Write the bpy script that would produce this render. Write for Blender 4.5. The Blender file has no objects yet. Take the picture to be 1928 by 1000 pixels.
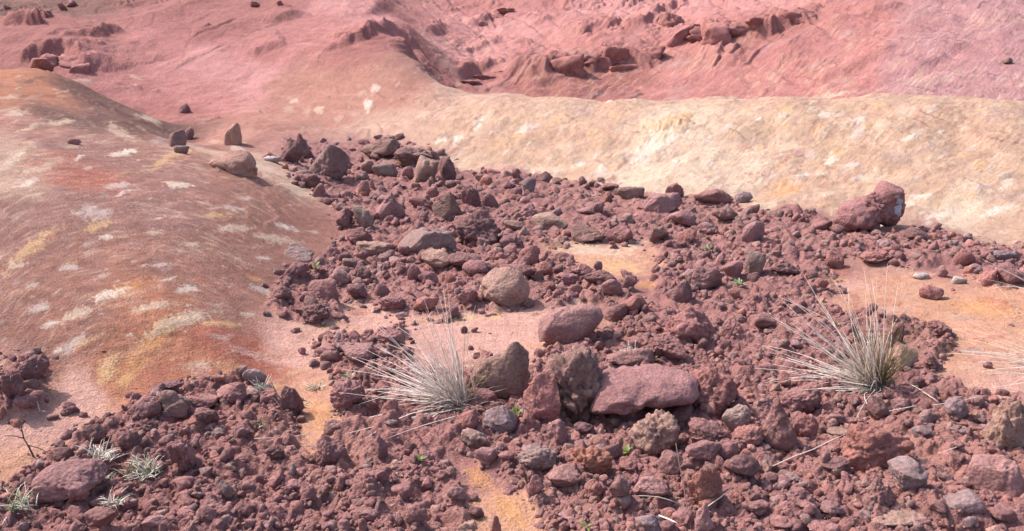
import bpy, bmesh, math, random
import numpy as np
from mathutils import Vector, Matrix

# ------------------------------------------------------------------ camera, sky, sun, exposure
SC = bpy.context.scene
COL = SC.collection
PITCH = math.radians(15.0)
CAM_H = 1.62
FPX = 1513.0
CP, SP = math.cos(PITCH), math.sin(PITCH)
cd = bpy.data.cameras.new('camera')
cam = bpy.data.objects.new('camera', cd)
COL.objects.link(cam)
cam.location = (0, 0, CAM_H)
cam.rotation_euler = (math.radians(90) - PITCH, 0, 0)
cd.sensor_width = 36
cd.lens = 36 * FPX / 1928
cd.clip_start = 0.05
cd.clip_end = 3000
SC.camera = cam

SUN_DIR = Vector((-0.64, 0.30, 0.84)).normalized()
el = math.asin(SUN_DIR.z)
az = math.atan2(SUN_DIR.x, SUN_DIR.y)
w = bpy.data.worlds.new('World')
SC.world = w
w.use_nodes = True
nt = w.node_tree
nt.nodes.clear()
sky = nt.nodes.new('ShaderNodeTexSky')
sky.sky_type = 'NISHITA'
sky.sun_disc = False
sky.sun_elevation = el
sky.sun_rotation = az
sky.dust_density = 3.0
bg = nt.nodes.new('ShaderNodeBackground')
bg.inputs['Strength'].default_value = 0.15
wo = nt.nodes.new('ShaderNodeOutputWorld')
nt.links.new(sky.outputs[0], bg.inputs[0])
nt.links.new(bg.outputs[0], wo.inputs[0])
sl = bpy.data.lights.new('sun', 'SUN')
sl.energy = 3.1
sl.angle = math.radians(0.6)
sl.color = (1.0, 0.955, 0.90)
so = bpy.data.objects.new('sun', sl)
COL.objects.link(so)
so.rotation_euler = SUN_DIR.to_track_quat('Z', 'Y').to_euler()
so.location = (-30, 10, 40)
SC.view_settings.view_transform = 'Standard'
SC.view_settings.look = 'None'
SC.view_settings.gamma = 1.0
SC.view_settings.use_curve_mapping = False
SC.view_settings.exposure = 1.12

# ------------------------------------------------------------------ noise
RNG = np.random.RandomState(7)
random.seed(7)
PERM = RNG.permutation(256).astype(np.int32)
PERM = np.concatenate([PERM, PERM, PERM])
G2 = np.stack([np.cos(np.arange(256) * 2.399963), np.sin(np.arange(256) * 2.399963)], 1).astype(np.float32)
g = RNG.normal(size=(256, 3)); G3 = (g / np.linalg.norm(g, axis=1)[:, None]).astype(np.float32)

def fade(t): return t * t * t * (t * (t * 6 - 15) + 10)

def perlin2(x, y, seed=0):
    x = np.asarray(x, np.float64); y = np.asarray(y, np.float64)
    xf = np.floor(x); yf = np.floor(y)
    xi = (xf.astype(np.int64) + seed * 37) & 255; yi = (yf.astype(np.int64) + seed * 91) & 255
    x = (x - xf).astype(np.float32); y = (y - yf).astype(np.float32)
    u, v = fade(x), fade(y)
    a = PERM[xi] + yi; b = PERM[(xi + 1) & 255] + yi
    def gr(h, dx, dy):
        q = G2[PERM[h]]
        return q[..., 0] * dx + q[..., 1] * dy
    n00 = gr(a, x, y); n10 = gr(b, x - 1, y); n01 = gr(a + 1, x, y - 1); n11 = gr(b + 1, x - 1, y - 1)
    return ((n00 * (1 - u) + n10 * u) * (1 - v) + (n01 * (1 - u) + n11 * u) * v) * 1.5

def fbm2(x, y, octv=4, seed=0, gain=0.5):
    s = 0; a = 1.0; f = 1.0; t = 0
    for o in range(octv):
        s = s + a * perlin2(x * f, y * f, seed + o * 3); t += a
        a *= gain; f *= 2.03
    return s / t * 1.3

def perlin3(p, seed=0):
    pf = np.floor(p); pi = (pf.astype(np.int64) + seed * 53) & 255
    d = (p - pf).astype(np.float32)
    u = fade(d)
    x0, y0, z0 = pi[:, 0], pi[:, 1], pi[:, 2]
    r = 0
    for i in (0, 1):
        for j in (0, 1):
            for k in (0, 1):
                h = PERM[PERM[PERM[(x0 + i) & 255] + ((y0 + j) & 255)] + ((z0 + k) & 255)]
                q = G3[h]
                n = q[:, 0] * (d[:, 0] - i) + q[:, 1] * (d[:, 1] - j) + q[:, 2] * (d[:, 2] - k)
                wgt = (u[:, 0] if i else 1 - u[:, 0]) * (u[:, 1] if j else 1 - u[:, 1]) * (u[:, 2] if k else 1 - u[:, 2])
                r = r + wgt * n
    return r * 1.5

def fbm3(p, octv=4, seed=0, gain=0.5):
    s = 0; a = 1.0; f = 1.0; t = 0
    for o in range(octv):
        s = s + a * perlin3(p * f, seed + o * 5); t += a
        a *= gain; f *= 2.03
    return s / t * 1.3

def sstep(a, b, x):
    t = np.clip((x - a) / (b - a), 0, 1)   # also falls when b < a
    return t * t * (3 - 2 * t)

# ------------------------------------------------------------------ colours (sRGB 0-255 as seen sunlit -> albedo)
ALB = 0.60
def lin(c, k=1.0):
    return tuple(((x / 255 / 12.92) if x / 255 <= 0.04045 else ((x / 255 + 0.055) / 1.055) ** 2.4) * k for x in c)
def alb(c): return lin(c, ALB)

CC = {
    'pinkL': (208, 146, 140), 'pink': (189, 125, 119), 'pinkD': (164, 105, 99), 'pbrown': (182, 128, 113),
    'tan': (200, 160, 140), 'cream': (222, 193, 168), 'bank': (201, 164, 139), 'yel': (220, 176, 130),
    'mound': (164, 114, 99), 'moundp': (160, 114, 104), 'orange': (188, 124, 96), 'rust': (174, 104, 86),
    'dkbr': (122, 84, 75), 'sandp': (212, 162, 147), 'sando': (206, 153, 126), 'dirt': (164, 115, 110),  # the dark brown also paints shade on the mound's far flank and spur
    'purple': (178, 130, 132), 'white': (240, 220, 202), 'grey': (178, 148, 142),
}
CC = {k: np.array(alb(v)) for k, v in CC.items()}

# ------------------------------------------------------------------ picture ray <-> place
def ray(u, v):
    u = np.asarray(u, float); v = np.asarray(v, float)
    a = (u - 964) / FPX; b = (500 - v) / FPX
    return np.stack([a, CP + SP * b, -SP + CP * b], -1)

def project(P):
    x, y, z = P[..., 0], P[..., 1], P[..., 2] - CAM_H
    f = y * CP - z * SP
    up = y * SP + z * CP
    f = np.maximum(f, 1e-3)
    return 964 + FPX * x / f, 500 - FPX * up / f, f

def at_depth(u, v, d):
    r = ray(u, v); t = d / r[1]
    return np.array([r[0] * t, d, CAM_H + r[2] * t])

# control points of the land: (u, v, forward distance, colour)
CTRL = [
 # valley floor / foreground
 (0,1000,2.42,'dirt'),(480,1000,2.44,'dirt'),(964,1000,2.46,'sando'),(1450,1000,2.46,'dirt'),(1928,1000,2.46,'dirt'),
 (0,880,2.82,'sando'),(300,860,2.95,'dirt'),(600,850,3.02,'sando'),(900,860,3.0,'dirt'),(1300,860,3.0,'dirt'),(1700,860,3.0,'sando'),(1928,860,3.0,'sando'),
 (0,790,3.12,'sandp'),(150,760,3.3,'sandp'),(350,760,3.40,'rust'),(600,740,3.63,'sando'),(900,740,3.64,'dirt'),(1250,740,3.64,'dirt'),(1650,740,3.62,'dirt'),(1928,740,3.6,'sandp'),
 (480,680,3.98,'rust'),(560,640,4.35,'sandp'),(700,650,4.28,'sandp'),(950,650,4.28,'sandp'),(1250,640,4.36,'dirt'),(1600,640,4.36,'dirt'),(1800,640,4.34,'sando'),(1928,640,4.3,'sando'),
 (650,590,4.85,'sandp'),(950,600,4.75,'sandp'),(1250,560,5.2,'dirt'),(1700,560,5.2,'sando'),(1900,570,5.0,'sando'),
 (600,520,5.65,'dirt'),(850,500,6.0,'dirt'),(1150,500,6.0,'sando'),(1500,500,6.0,'dirt'),(1800,490,6.05,'dirt'),(1928,480,6.1,'dirt'),
 (660,430,7.2,'dirt'),(900,420,7.5,'dirt'),(1200,420,7.5,'dirt'),(1500,420,7.3,'dirt'),(1750,440,6.8,'dirt'),
 (620,350,9.2,'dirt'),(800,340,9.7,'dirt'),(950,350,9.3,'dirt'),(600,290,11.3,'dirt'),(700,272,12.3,'dirt'),
 # left mound
 (0,730,3.32,'sandp'),(100,690,3.55,'mound'),(220,690,3.58,'orange'),(330,640,3.9,'orange'),(430,650,4.0,'rust'),
 (0,620,3.72,'mound'),(150,600,3.85,'mound'),(300,590,4.05,'orange'),(430,590,4.4,'mound'),(520,560,5.0,'mound'),
 (0,520,4.2,'mound'),(150,500,4.5,'mound'),(300,500,4.7,'mound'),(430,500,5.1,'mound'),(530,480,5.9,'mound'),(610,440,6.95,'mound'),
 (0,420,4.9,'moundp'),(150,400,5.3,'moundp'),(300,400,5.7,'moundp'),(450,400,6.3,'mound'),(560,400,7.2,'mound'),
 (0,340,5.7,'tan'),(150,330,6.3,'rust'),(300,330,6.9,'moundp'),(450,340,7.5,'mound'),(540,330,8.6,'tan'),
 (0,280,6.7,'tan'),(150,275,7.4,'moundp'),(300,280,8.1,'mound'),(420,290,8.7,'tan'),(500,300,9.6,'tan'),
 (0,225,8.2,'pbrown'),(130,220,9.4,'dkbr'),(250,240,10.4,'dkbr'),(330,272,10.6,'dkbr'),
 (0,180,9.9,'orange'),(70,165,11.2,'orange'),(150,175,12.0,'dkbr'),(220,205,12.4,'dkbr'),(290,235,12.2,'dkbr'),  # dark brown here paints the shade of the flank turned from the sun
 (0,137,11.8,'orange'),(70,132,12.6,'orange'),(150,157,13.2,'dkbr'),(220,192,13.4,'dkbr'),(300,226,13.2,'dkbr'),
 (345,268,12.4,'dkbr'),(400,262,12.2,'pbrown'),(440,240,13.0,'pbrown'),
 # pink basin behind the mound
 (330,215,15.2,'pinkD'),(250,175,16.6,'pink'),(150,120,17.4,'pink'),(60,95,17.9,'pinkD'),(400,190,16.0,'pink'),(480,150,17.2,'pinkL'),(380,120,18.2,'pinkL'),
 (300,90,19.2,'pink'),(200,60,20.2,'pinkD'),(320,35,21.2,'pinkD'),(430,60,20.0,'pinkD'),(100,45,20.9,'pinkD'),(0,60,19.8,'pinkD'),(0,20,23,'dkbr'),(150,14,24,'dkbr'),(330,8,23.2,'pinkD'),(500,10,22.4,'pinkD'),
 (520,90,18.6,'pink'),(600,50,20.2,'pink'),(640,15,21.6,'pinkL'),
 # spur with a dark flank
 (520,230,13.6,'pbrown'),(600,215,14.3,'pbrown'),(560,170,16.2,'pbrown'),(650,160,15.6,'pbrown'),(640,105,17.2,'pinkD'),(720,85,17.9,'pinkD'),(765,78,18.3,'pinkD'),
 (650,75,18.6,'pink'),(720,55,20,'pinkL'),(700,30,22,'pinkL'),(765,45,20.5,'pink'),(720,8,23.4,'pinkD'),
 (800,125,16.6,'pbrown'),(850,165,15.3,'tan'),(760,170,14.6,'pbrown'),(700,235,13.2,'tan'),(780,230,12.6,'tan'),
 # pale bank
 (870,180,14.4,'tan'),(960,176,14.2,'tan'),(1060,187,13.6,'bank'),(1200,190,12.8,'bank'),(1350,186,12.1,'bank'),(1500,181,11.5,'bank'),(1650,182,11.0,'bank'),(1800,178,10.6,'bank'),(1928,188,10.1,'bank'),
 (880,240,11.9,'bank'),(1000,250,11.2,'bank'),(1150,250,10.7,'bank'),(1300,240,10.5,'cream'),(1450,250,9.95,'bank'),(1600,250,9.6,'bank'),(1800,250,9.2,'bank'),(1928,260,8.8,'bank'),
 (900,300,10.6,'bank'),(1060,310,10.05,'bank'),(1220,320,9.4,'cream'),(1400,330,8.9,'cream'),(1550,320,8.75,'bank'),(1750,330,8.2,'bank'),(1928,340,7.8,'bank'),
 (1420,380,8.15,'bank'),(1600,390,7.8,'bank'),(1800,400,7.35,'cream'),(1928,430,6.85,'bank'),
 # big pink slope beyond the bank
 (880,158,19.5,'pink'),(830,115,20.2,'pinkD'),(800,80,21.5,'pinkL'),(790,30,25,'pink'),(900,120,21.8,'pinkL'),(900,60,25.5,'pinkL'),(900,10,29.5,'pink'),
 (1000,165,19,'pinkD'),(1000,110,21.5,'pink'),(1000,50,25,'pinkL'),(1000,5,28.5,'pink'),
 (1150,165,18.6,'pinkD'),(1150,135,19.6,'pinkD'),(1150,70,22.8,'pink'),(1150,10,26.5,'pinkL'),
 (1300,165,17.6,'pink'),(1300,110,19.4,'pink'),(1300,70,20.8,'pink'),(1300,10,24,'pinkL'),
 (1450,160,16.6,'pink'),(1450,110,18.2,'pink'),(1450,60,19.8,'pinkD'),(1450,5,22.5,'pinkL'),
 (1600,160,15.4,'pink'),(1600,90,17.4,'pink'),(1600,30,19.3,'pink'),
 (1750,160,14.4,'purple'),(1750,90,16.2,'purple'),(1750,20,18.2,'purple'),(1928,165,13.4,'purple'),(1928,90,15,'purple'),(1928,10,17.2,'purple'),
]
HID = [  # hidden or outside the frame: (u, distance, height, colour)
 (-700,1.2,.02,'dirt'),(964,1.2,0,'dirt'),(2600,1.2,0,'dirt'),(-2000,.6,.0,'dirt'),(964,.5,0,'dirt'),(4000,.6,0,'dirt'),
 (-600,2.6,.15,'mound'),(-600,4,.55,'mound'),(-600,6,.9,'moundp'),(-700,9,1.2,'orange'),(-700,13,1.5,'pinkD'),(-700,20,2.4,'pinkD'),(-700,30,4.2,'pinkD'),(-700,45,6,'pinkD'),
 (-2600,4,.9,'mound'),(-2600,9,1.5,'mound'),(-2600,25,3,'pinkD'),
 (2600,2.6,.02,'dirt'),(2600,4,.1,'sando'),(2600,6,.35,'bank'),(2600,8.5,1.05,'bank'),(2600,10.5,1.1,'bank'),(2600,14,1.7,'purple'),(2600,20,3.4,'purple'),
 (4600,4,.2,'sando'),(4600,8,1.2,'bank'),(4600,16,3.,'purple'),
 # behind the mound's crest
 (-100,14.5,1.0,'pinkD'),(60,15.5,.85,'pinkD'),(150,15.6,.62,'pinkD'),(220,15.4,.45,'pinkD'),(300,14.8,.25,'pinkD'),(60,16.4,.9,'pinkD'),
 # behind the spur
 (782,19.2,1.4,'pink'),(800,18.0,1.0,'pink'),(818,17.1,.80,'dkbr'),(845,16.5,.55,'dkbr'),(872,16.4,.5,'pinkD'),  # dark brown points paint the shadow edge along the spur's flank
 # behind the bank crest
 (960,16.2,.50,'pinkD'),(1060,15.6,.42,'pinkD'),(1200,14.8,.45,'pinkD'),(1350,14.0,.48,'pinkD'),(1500,13.2,.55,'pinkD'),(1650,12.6,.62,'purple'),(1800,12.2,.65,'purple'),(1928,11.6,.72,'purple'),
 # above the frame
 (-700,80,10,'pinkD'),(0,70,9.5,'pinkD'),(300,70,9.8,'pinkD'),(640,50,8.2,'pinkD'),(150,32,4.4,'pinkD'),(-300,32,4.2,'pinkD'),(430,30,4.4,'pinkD'),(900,45,6.6,'pink'),(1150,42,6.9,'pink'),(1450,38,6.6,'pink'),(1928,32,6.4,'purple'),(2600,32,6.8,'purple'),
 (964,90,8.5,'pinkD'),(1928,80,10,'pinkD'),(2600,80,10.5,'pinkD'),(-2600,80,6,'pinkD'),(4600,60,9,'pinkD'),
]
cp, cz, cc = [], [], []
for u, v, d, c in CTRL:
    P = at_depth(u, v, d); cp.append((P[0] / d, math.log(d))); cz.append(P[2]); cc.append(CC[c])
for u, d, z, c in HID:
    cp.append(((u - 964) / FPX / CP, math.log(d))); cz.append(z); cc.append(CC[c])
cp = np.array(cp); cz = np.array(cz); cc = np.array(cc)
QS = 1.6
cpw = cp * np.array([QS, 1.0])

def tps(r2): return 0.5 * r2 * np.log(r2 + 1e-9)
n = len(cpw)
K = tps(((cpw[:, None] - cpw[None]) ** 2).sum(-1)) + np.eye(n) * 4e-4
Pm = np.concatenate([np.ones((n, 1)), cpw], 1)
A = np.zeros((n + 3, n + 3)); A[:n, :n] = K; A[:n, n:] = Pm; A[n:, :n] = Pm.T
SOL = np.linalg.solve(A, np.concatenate([cz, np.zeros(3)]))

def base_height(x, y):
    x = np.atleast_1d(np.asarray(x, float)); y = np.maximum(np.atleast_1d(np.asarray(y, float)), 0.3)
    shp = x.shape; x = x.ravel(); y = y.ravel()
    q = np.clip(x / y, -3.2, 3.2) * QS; s = np.log(y)
    out = np.empty_like(q)
    for i in range(0, len(q), 20000):
        j = slice(i, i + 20000)
        r2 = (q[j, None] - cpw[None, :, 0]) ** 2 + (s[j, None] - cpw[None, :, 1]) ** 2
        out[j] = tps(r2) @ SOL[:n] + SOL[n] + SOL[n + 1] * q[j] + SOL[n + 2] * s[j]
    return out.reshape(shp)

DS = np.exp(np.linspace(math.log(1.3), math.log(75), 520))
def hit(u, v, hf):
    """where the sight line through a picture point first meets the land (world points)"""
    u = np.atleast_1d(np.asarray(u, float)); v = np.atleast_1d(np.asarray(v, float))
    R = ray(u, v); R = R / R[:, 1:2]
    X = R[:, 0:1] * DS[None]; Y = np.broadcast_to(DS[None], X.shape); Z = CAM_H + R[:, 2:3] * DS[None]
    D = Z - hf(X, Y)
    neg = D < 0
    k = np.where(neg.any(1), neg.argmax(1), len(DS) - 1); k = np.maximum(k, 1)
    i = np.arange(len(u))
    a, b = D[i, k - 1], D[i, k]
    t = np.clip(a / np.where(np.abs(a - b) < 1e-9, 1e-9, a - b), 0, 1)
    d = DS[k - 1] * (1 - t) + DS[k] * t
    return np.stack([R[:, 0] * d, d, CAM_H + R[:, 2] * d], -1)

# ------------------------------------------------------------------ ground zones (outlines on the land)
def zone(px):
    px = np.array(px, float)
    # refine edges so that they follow the land
    pts = []
    for i in range(len(px)):
        a, b = px[i], px[(i + 1) % len(px)]
        m = max(1, int(np.hypot(*(b - a)) / 90))
        for k in range(m): pts.append(a + (b - a) * k / m)
    pts = np.array(pts)
    H = hit(pts[:, 0], pts[:, 1], base_height)
    return np.stack([H[:, 0] / H[:, 1] * QS, np.log(H[:, 1])], 1)

def sdf(poly, q, s):
    """signed distance (inside positive) in warped plan units (about metres / distance)"""
    ins = np.zeros(q.shape, bool); dm = np.full(q.shape, 9.0, np.float32)
    x1, y1 = poly[:, 0], poly[:, 1]; x2, y2 = np.roll(x1, -1), np.roll(y1, -1)
    for a, b, c, d in zip(x1, y1, x2, y2):
        if (b <= s.max() or d <= s.max()):
            cond = (b > s) != (d > s)
            if cond.any():
                ins ^= cond & (q < (c - a) * (s - b) / (d - b + 1e-12) + a)
        ex, ey = c - a, d - b
        t = np.clip(((q - a) * ex + (s - b) * ey) / (ex * ex + ey * ey + 1e-12), 0, 1)
        dm = np.minimum(dm, (q - a - t * ex) ** 2 + (s - b - t * ey) ** 2)
    dm = np.sqrt(dm)
    return np.where(ins, dm, -dm)

Z_SCREE = [zone(p) for p in (
 [(510,300),(560,262),(620,270),(720,256),(800,285),(860,312),(950,328),(1040,335),(1110,345),(1200,362),(1290,366),(1400,376),(1420,398),(1520,398),(1580,425),(1700,440),(1760,432),(1830,452),(2000,475),(2150,520),(2000,560),(1880,548),(1790,505),(1680,505),(1590,490),(1555,510),(1570,560),(1480,575),(1400,590),(1300,600),(1215,560),(1245,500),(1225,465),(1150,470),(1010,465),(1100,510),(1180,535),(1200,580),(1100,578),(1000,585),(900,592),(840,600),(720,592),(690,572),(645,572),(650,612),(560,618),(505,580),(508,540),(545,500),(630,480),(640,430),(615,380),(565,350)],
 [(-300,1050),(-300,940),(0,925),(70,870),(160,800),(250,762),(330,725),(460,705),(510,740),(565,760),(560,820),(590,860),(640,800),(640,740),(600,680),(600,645),(700,632),(770,620),(770,690),(880,720),(900,660),(1000,690),(1060,640),(1180,600),(1220,570),(1300,590),(1500,565),(1650,602),(1780,620),(1795,655),(1745,700),(1850,750),(2300,760),(2300,1050),(1035,1050),(1010,975),(978,925),(925,886),(852,862),(862,912),(890,970),(895,1050)],
 [(-300,700),(0,685),(90,672),(98,720),(70,790),(0,805),(-300,830)],
)]
Z_SAND = [zone(p) for p in (
 [(1010,462),(1120,452),(1225,450),(1245,500),(1235,545),(1190,545),(1110,508)],
)]
Z_ORANGE = [zone(p) for p in ([(1720,820),(1830,830),(1860,900),(1900,1000),(1800,980),(1760,890)],[(560,740),(640,730),(650,790),(600,840),(590,900),(540,860)])]

LEDGES = []
def ledge(pts, h, back=1.6, sharp=0.30):
    H = hit(np.array([p[0] for p in pts], float), np.array([p[1] for p in pts], float), base_height)
    LEDGES.append((H[:, :2], h, back, sharp))
ledge([(1030,152),(1050,140),(1100,138),(1165,128),(1240,118)], 0.40, 1.6)
ledge([(985,170),(1030,160),(1075,152)], 0.16, .8)
ledge([(1262,84),(1290,82),(1350,78),(1430,68),(1500,52),(1540,44)], 0.42)
ledge([(1560,52),(1640,30),(1720,6)], 0.10, .8)
ledge([(1090,100),(1160,78),(1220,64)], 0.12, .8)
ledge([(700,36),(740,20),(770,4)], 0.16, .8)
ledge([(1215,62),(1250,30),(1290,0)], 0.30, 1.2)
ledge([(870,158),(915,140),(960,128)], 0.30, 1.0)
ledge([(1080,76),(1130,60),(1180,46)], 0.16, .8)
ledge([(905,52),(945,25),(965,14)], 0.22, .8)
ledge([(820,75),(838,62),(850,54)], 0.16, .6)
ledge([(965,90),(1000,80),(1015,74)], 0.14, .6)
ledge([(940,128),(985,115),(1030,100)], 0.14, .8)
ledge([(40,118),(60,112),(110,110),(145,138)], 0.34, .9)
ledge([(205,82),(215,72),(245,66)], 0.25, .8)
ledge([(0,50),(80,50),(100,48)], 0.45, 1.2)
ledge([(520,45),(560,32),(590,20)], 0.2, .8)
ledge([(868,172),(845,160),(812,130),(788,98),(770,62)], 0.34, 1.1, .25)
ledge([(480,115),(510,100),(545,90)], 0.16, .7)
ledge([(600,108),(640,98),(690,86),(765,78)], 0.26, .8)
ledge([(1730,140),(1790,110),(1850,80)], 0.12, .8)
ledge([(1560,150),(1640,120),(1720,80)], 0.09, .8)
ledge([(1225,252),(1262,246),(1310,236)], 0.06, .5, .12)

DET = {}
def detail(x, y, full=True):
    """relief on top of the broad land; returns height offset and masks"""
    shp = x.shape; x = x.ravel(); y = np.maximum(y.ravel(), 0.3)
    q = np.clip(x / y, -3.2, 3.2) * QS; s = np.log(y)
    dist = np.sqrt(x * x + y * y)
    wob = 0.020 * fbm2(q * 14, s * 14, 3, 5)
    wob2 = 0.020 * fbm2(q * 14 + 50, s * 14, 3, 9)
    scree = np.full(q.shape, -9.0, np.float32)
    for p in Z_SCREE: scree = np.maximum(scree, sdf(p, q + wob, s + wob2))
    sand = np.full(q.shape, -9.0, np.float32)
    for p in Z_SAND: sand = np.maximum(sand, sdf(p, q + wob, s + wob2))
    ms = sstep(-0.004, 0.020, scree) * (1 - sstep(-0.01, 0.02, sand))
    hill = sstep(0.1, 0.9, s - zone_line(q))           # far pink country
    h = np.zeros(q.shape)
    # scree raised and lumpy
    lump = fbm2(x * 3.2, y * 3.2, 3, 21)
    lump2 = np.abs(fbm2(x * 9, y * 9, 3, 25))
    near = np.clip(7.0 / dist, .35, 1.2)
    h += ms * (0.035 + 0.045 * lump + 0.035 * lump2 * near)
    cx_ = x + .05 * perlin2(x * 6, y * 6, 62); cy_ = y + .05 * perlin2(x * 6 + 9, y * 6, 63)
    cr_ = np.clip(5.5 / dist, .4, 1)
    h += ms * (0.052 * np.abs(perlin2(cx_ * 6.5, cy_ * 6.5, 64)) + 0.025 * cr_ * np.abs(perlin2(cx_ * 14, cy_ * 14, 65)) + 0.011 * cr_ * np.abs(perlin2(cx_ * 30, cy_ * 30, 66)) + 0.004 * cr_ * perlin2(x * 60, y * 60, 67) - .03)
    # general weathering
    soft = 1 - ms
    h += soft * (1 - hill) * sstep(-.3, -.05, q) * sstep(1.9, 2.1, s) * .045 * fbm2(x * 1.7, y * 1.7, 5, 35, .55)
    h += soft * (1 - hill) * (0.020 * fbm2(x * 1.3, y * 1.3, 4, 31) * np.clip(dist / 5, .4, 2) + 0.004 * fbm2(x * 14, y * 14, 3, 33))
    # strata lips on mound and bank: thin sawtooth following height
    zz = base_height(x, y)
    ph = zz * 9 + 1.7 * fbm2(x * .8, y * .8, 3, 41) + x * 0.35
    saw = (ph - np.floor(ph)); saw = np.where(saw < .82, saw / .82, (1 - saw) / .18)
    am = sstep(-0.05, .5, fbm2(x * 1.1 + 9, y * 1.1, 3, 43))
    h += soft * (1 - hill) * sstep(0.12, 0.3, zz) * am * 0.020 * np.clip(dist / 6, .5, 1.6) * saw
    # pink hillside: eroded slabs, oblique lips
    al = (x * 0.56 + y * 0.83); ac = (-x * 0.83 + y * 0.56)
    n1 = fbm2(al * .22, ac * .75, 4, 51)
    ph = ac * 0.62 + 2.4 * n1
    saw = ph - np.floor(ph); saw = np.where(saw > .14, (1 - saw) / .86, saw / .14)
    m1 = sstep(0.02, .45, fbm2(al * .35 + 3, ac * .5, 3, 53))
    ph2 = ac * 1.7 + 2.8 * fbm2(al * .55, ac * 1.6, 4, 57)
    saw2 = ph2 - np.floor(ph2); saw2 = np.where(saw2 > .18, (1 - saw2) / .82, saw2 / .18)
    m2 = sstep(0.0, .5, fbm2(al * .6 + 30, ac * .9, 3, 55))
    rgt = 1 - 0.75 * sstep(4.5, 8, x)                   # the right hand part is smoother
    lft = 1 - .35 * (1 - sstep(-5, -1, x))
    h += hill * rgt * (0.22 * lft * m1 * saw + 0.075 * lft ** 2 * m2 * saw2)
    h += hill * (0.26 * fbm2(x * .35, y * .35, 3, 71) + lft ** 2 * 0.06 * fbm2(al * 1.2, ac * 2.6, 4, 73) + 0.025 * lft * fbm2(x * 6, y * 6, 3, 75))
    # runnels down the slope
    h -= hill * lft ** 2 * 0.08 * sstep(.72, .98, 1 - np.abs(fbm2(x * .9 + y * .35, (y - x * .4) * .22, 3, 77)) * 1.6)
    # cliffs
    led = np.zeros(q.shape)
    for pts, hh, back, sharp in LEDGES:
        lo = pts.min(0) - 3.2; hi = pts.max(0) + 3.2
        k = np.where((x > lo[0]) & (x < hi[0]) & (y > lo[1]) & (y < hi[1]))[0]
        if len(k) == 0: continue
        px, py = x[k], y[k]
        wx = 0.20 * fbm2(px * 1.9, py * 1.9, 4, 81) * min(1, hh * 2.2); nb = fbm2(px * 1.1 + 7, py * .35, 2, 83) * 3.2; nf = np.floor(nb); wy = ((nf + sstep(.2, .8, nb - nf)) * .13 + .10 * fbm2(px * 2.2 + 7, py * 2.2, 4, 84)) * min(1, hh * 2.0)
        px = px + wx; py = py + wy
        best = np.full(len(k), 1e9); sd = np.zeros(len(k)); tt = np.zeros(len(k))
        L = np.concatenate([[0], np.cumsum(np.hypot(*np.diff(pts, axis=0).T))])
        for i in range(len(pts) - 1):
            e = pts[i + 1] - pts[i]; ll = np.hypot(*e)
            t = np.clip(((px - pts[i, 0]) * e[0] + (py - pts[i, 1]) * e[1]) / (ll * ll), 0, 1)
            dx = px - pts[i, 0] - t * e[0]; dy = py - pts[i, 1] - t * e[1]
            d2 = np.hypot(dx, dy)
            sg = np.sign(e[0] * dy - e[1] * dx)
            u = d2 < best
            best = np.where(u, d2, best); sd = np.where(u, d2 * sg, sd); tt = np.where(u, (L[i] + t * ll) / L[-1], tt)
        tap = np.clip(np.minimum(tt, 1 - tt) * 5, 0, 1) ** .6
        tap = tap * np.where((tt <= 0.0) | (tt >= 1.0), np.exp(-best * 2), 1)
        prof = np.where(sd > 0, sstep(0, sharp, sd) * np.exp(-np.maximum(sd - sharp, 0) / back), 0) * (0.8 + .45 * fbm2(px * 1.2, py * .3, 3, 87) + .22 * fbm2(px * 4, py * 4, 3, 88))
        h[k] += hh * tap * prof
        led[k] = np.maximum(led[k], tap * np.exp(-((sd - sharp * .5) / (sharp * 1.3)) ** 2) * min(1, hh * 2))
    DET['scree'] = np.minimum(scree, .03 - sand).reshape(shp)
    return h.reshape(shp), ms.reshape(shp), hill.reshape(shp), led.reshape(shp)

# line between the near land and the far pink country, as log distance over direction
_lu = np.array([-3000,-700,-100,60,150,220,300,345,400,450,520,580,640,765,800,840,870,960,1060,1200,1350,1500,1650,1800,1928,2600,4600], float)
_ld = np.array([15,14.5,13.2,13.9,14.4,14.5,14.1,13.4,13.3,14.2,15.4,16.2,17.0,18.2,17.6,16.6,15.6,15.0,14.4,13.6,12.9,12.3,11.7,11.3,10.7,11,12], float)
_lq = (_lu - 964) / FPX / CP * QS; _ls = np.log(_ld)
def zone_line(q): return np.interp(q, _lq, _ls) - 0.1

def height(x, y):
    x = np.atleast_1d(np.asarray(x, float)); y = np.atleast_1d(np.asarray(y, float))
    x, y = np.broadcast_arrays(x, y)
    return base_height(x, y) + detail(x, y)[0]

# a fast lookup of the finished land for placing things
GQ = np.linspace(-0.80, 0.80, 700); GS = np.linspace(math.log(1.3), math.log(75), 620)
_q, _s = np.meshgrid(GQ, GS); _Y = np.exp(_s); _X = _q * _Y
_d, _m, _hl, _le = detail(_X, _Y)
GH = base_height(_X, _Y) + _d
GM = _m
GD = DET['scree'].astype(float)
def look(tab, x, y):
    q = (x / y - GQ[0]) / (GQ[1] - GQ[0]); s = (np.log(np.maximum(y, 1.3)) - GS[0]) / (GS[1] - GS[0])
    q = np.clip(q, 0, len(GQ) - 1.001); s = np.clip(s, 0, len(GS) - 1.001)
    i = q.astype(int); j = s.astype(int); a = q - i; b = s - j
    return (tab[j, i] * (1 - a) + tab[j, i + 1] * a) * (1 - b) + (tab[j + 1, i] * (1 - a) + tab[j + 1, i + 1] * a) * b
def hq(x, y):
    x, y = np.broadcast_arrays(np.atleast_1d(np.asarray(x, float)), np.atleast_1d(np.asarray(y, float)))
    return look(GH, x, y)

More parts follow.
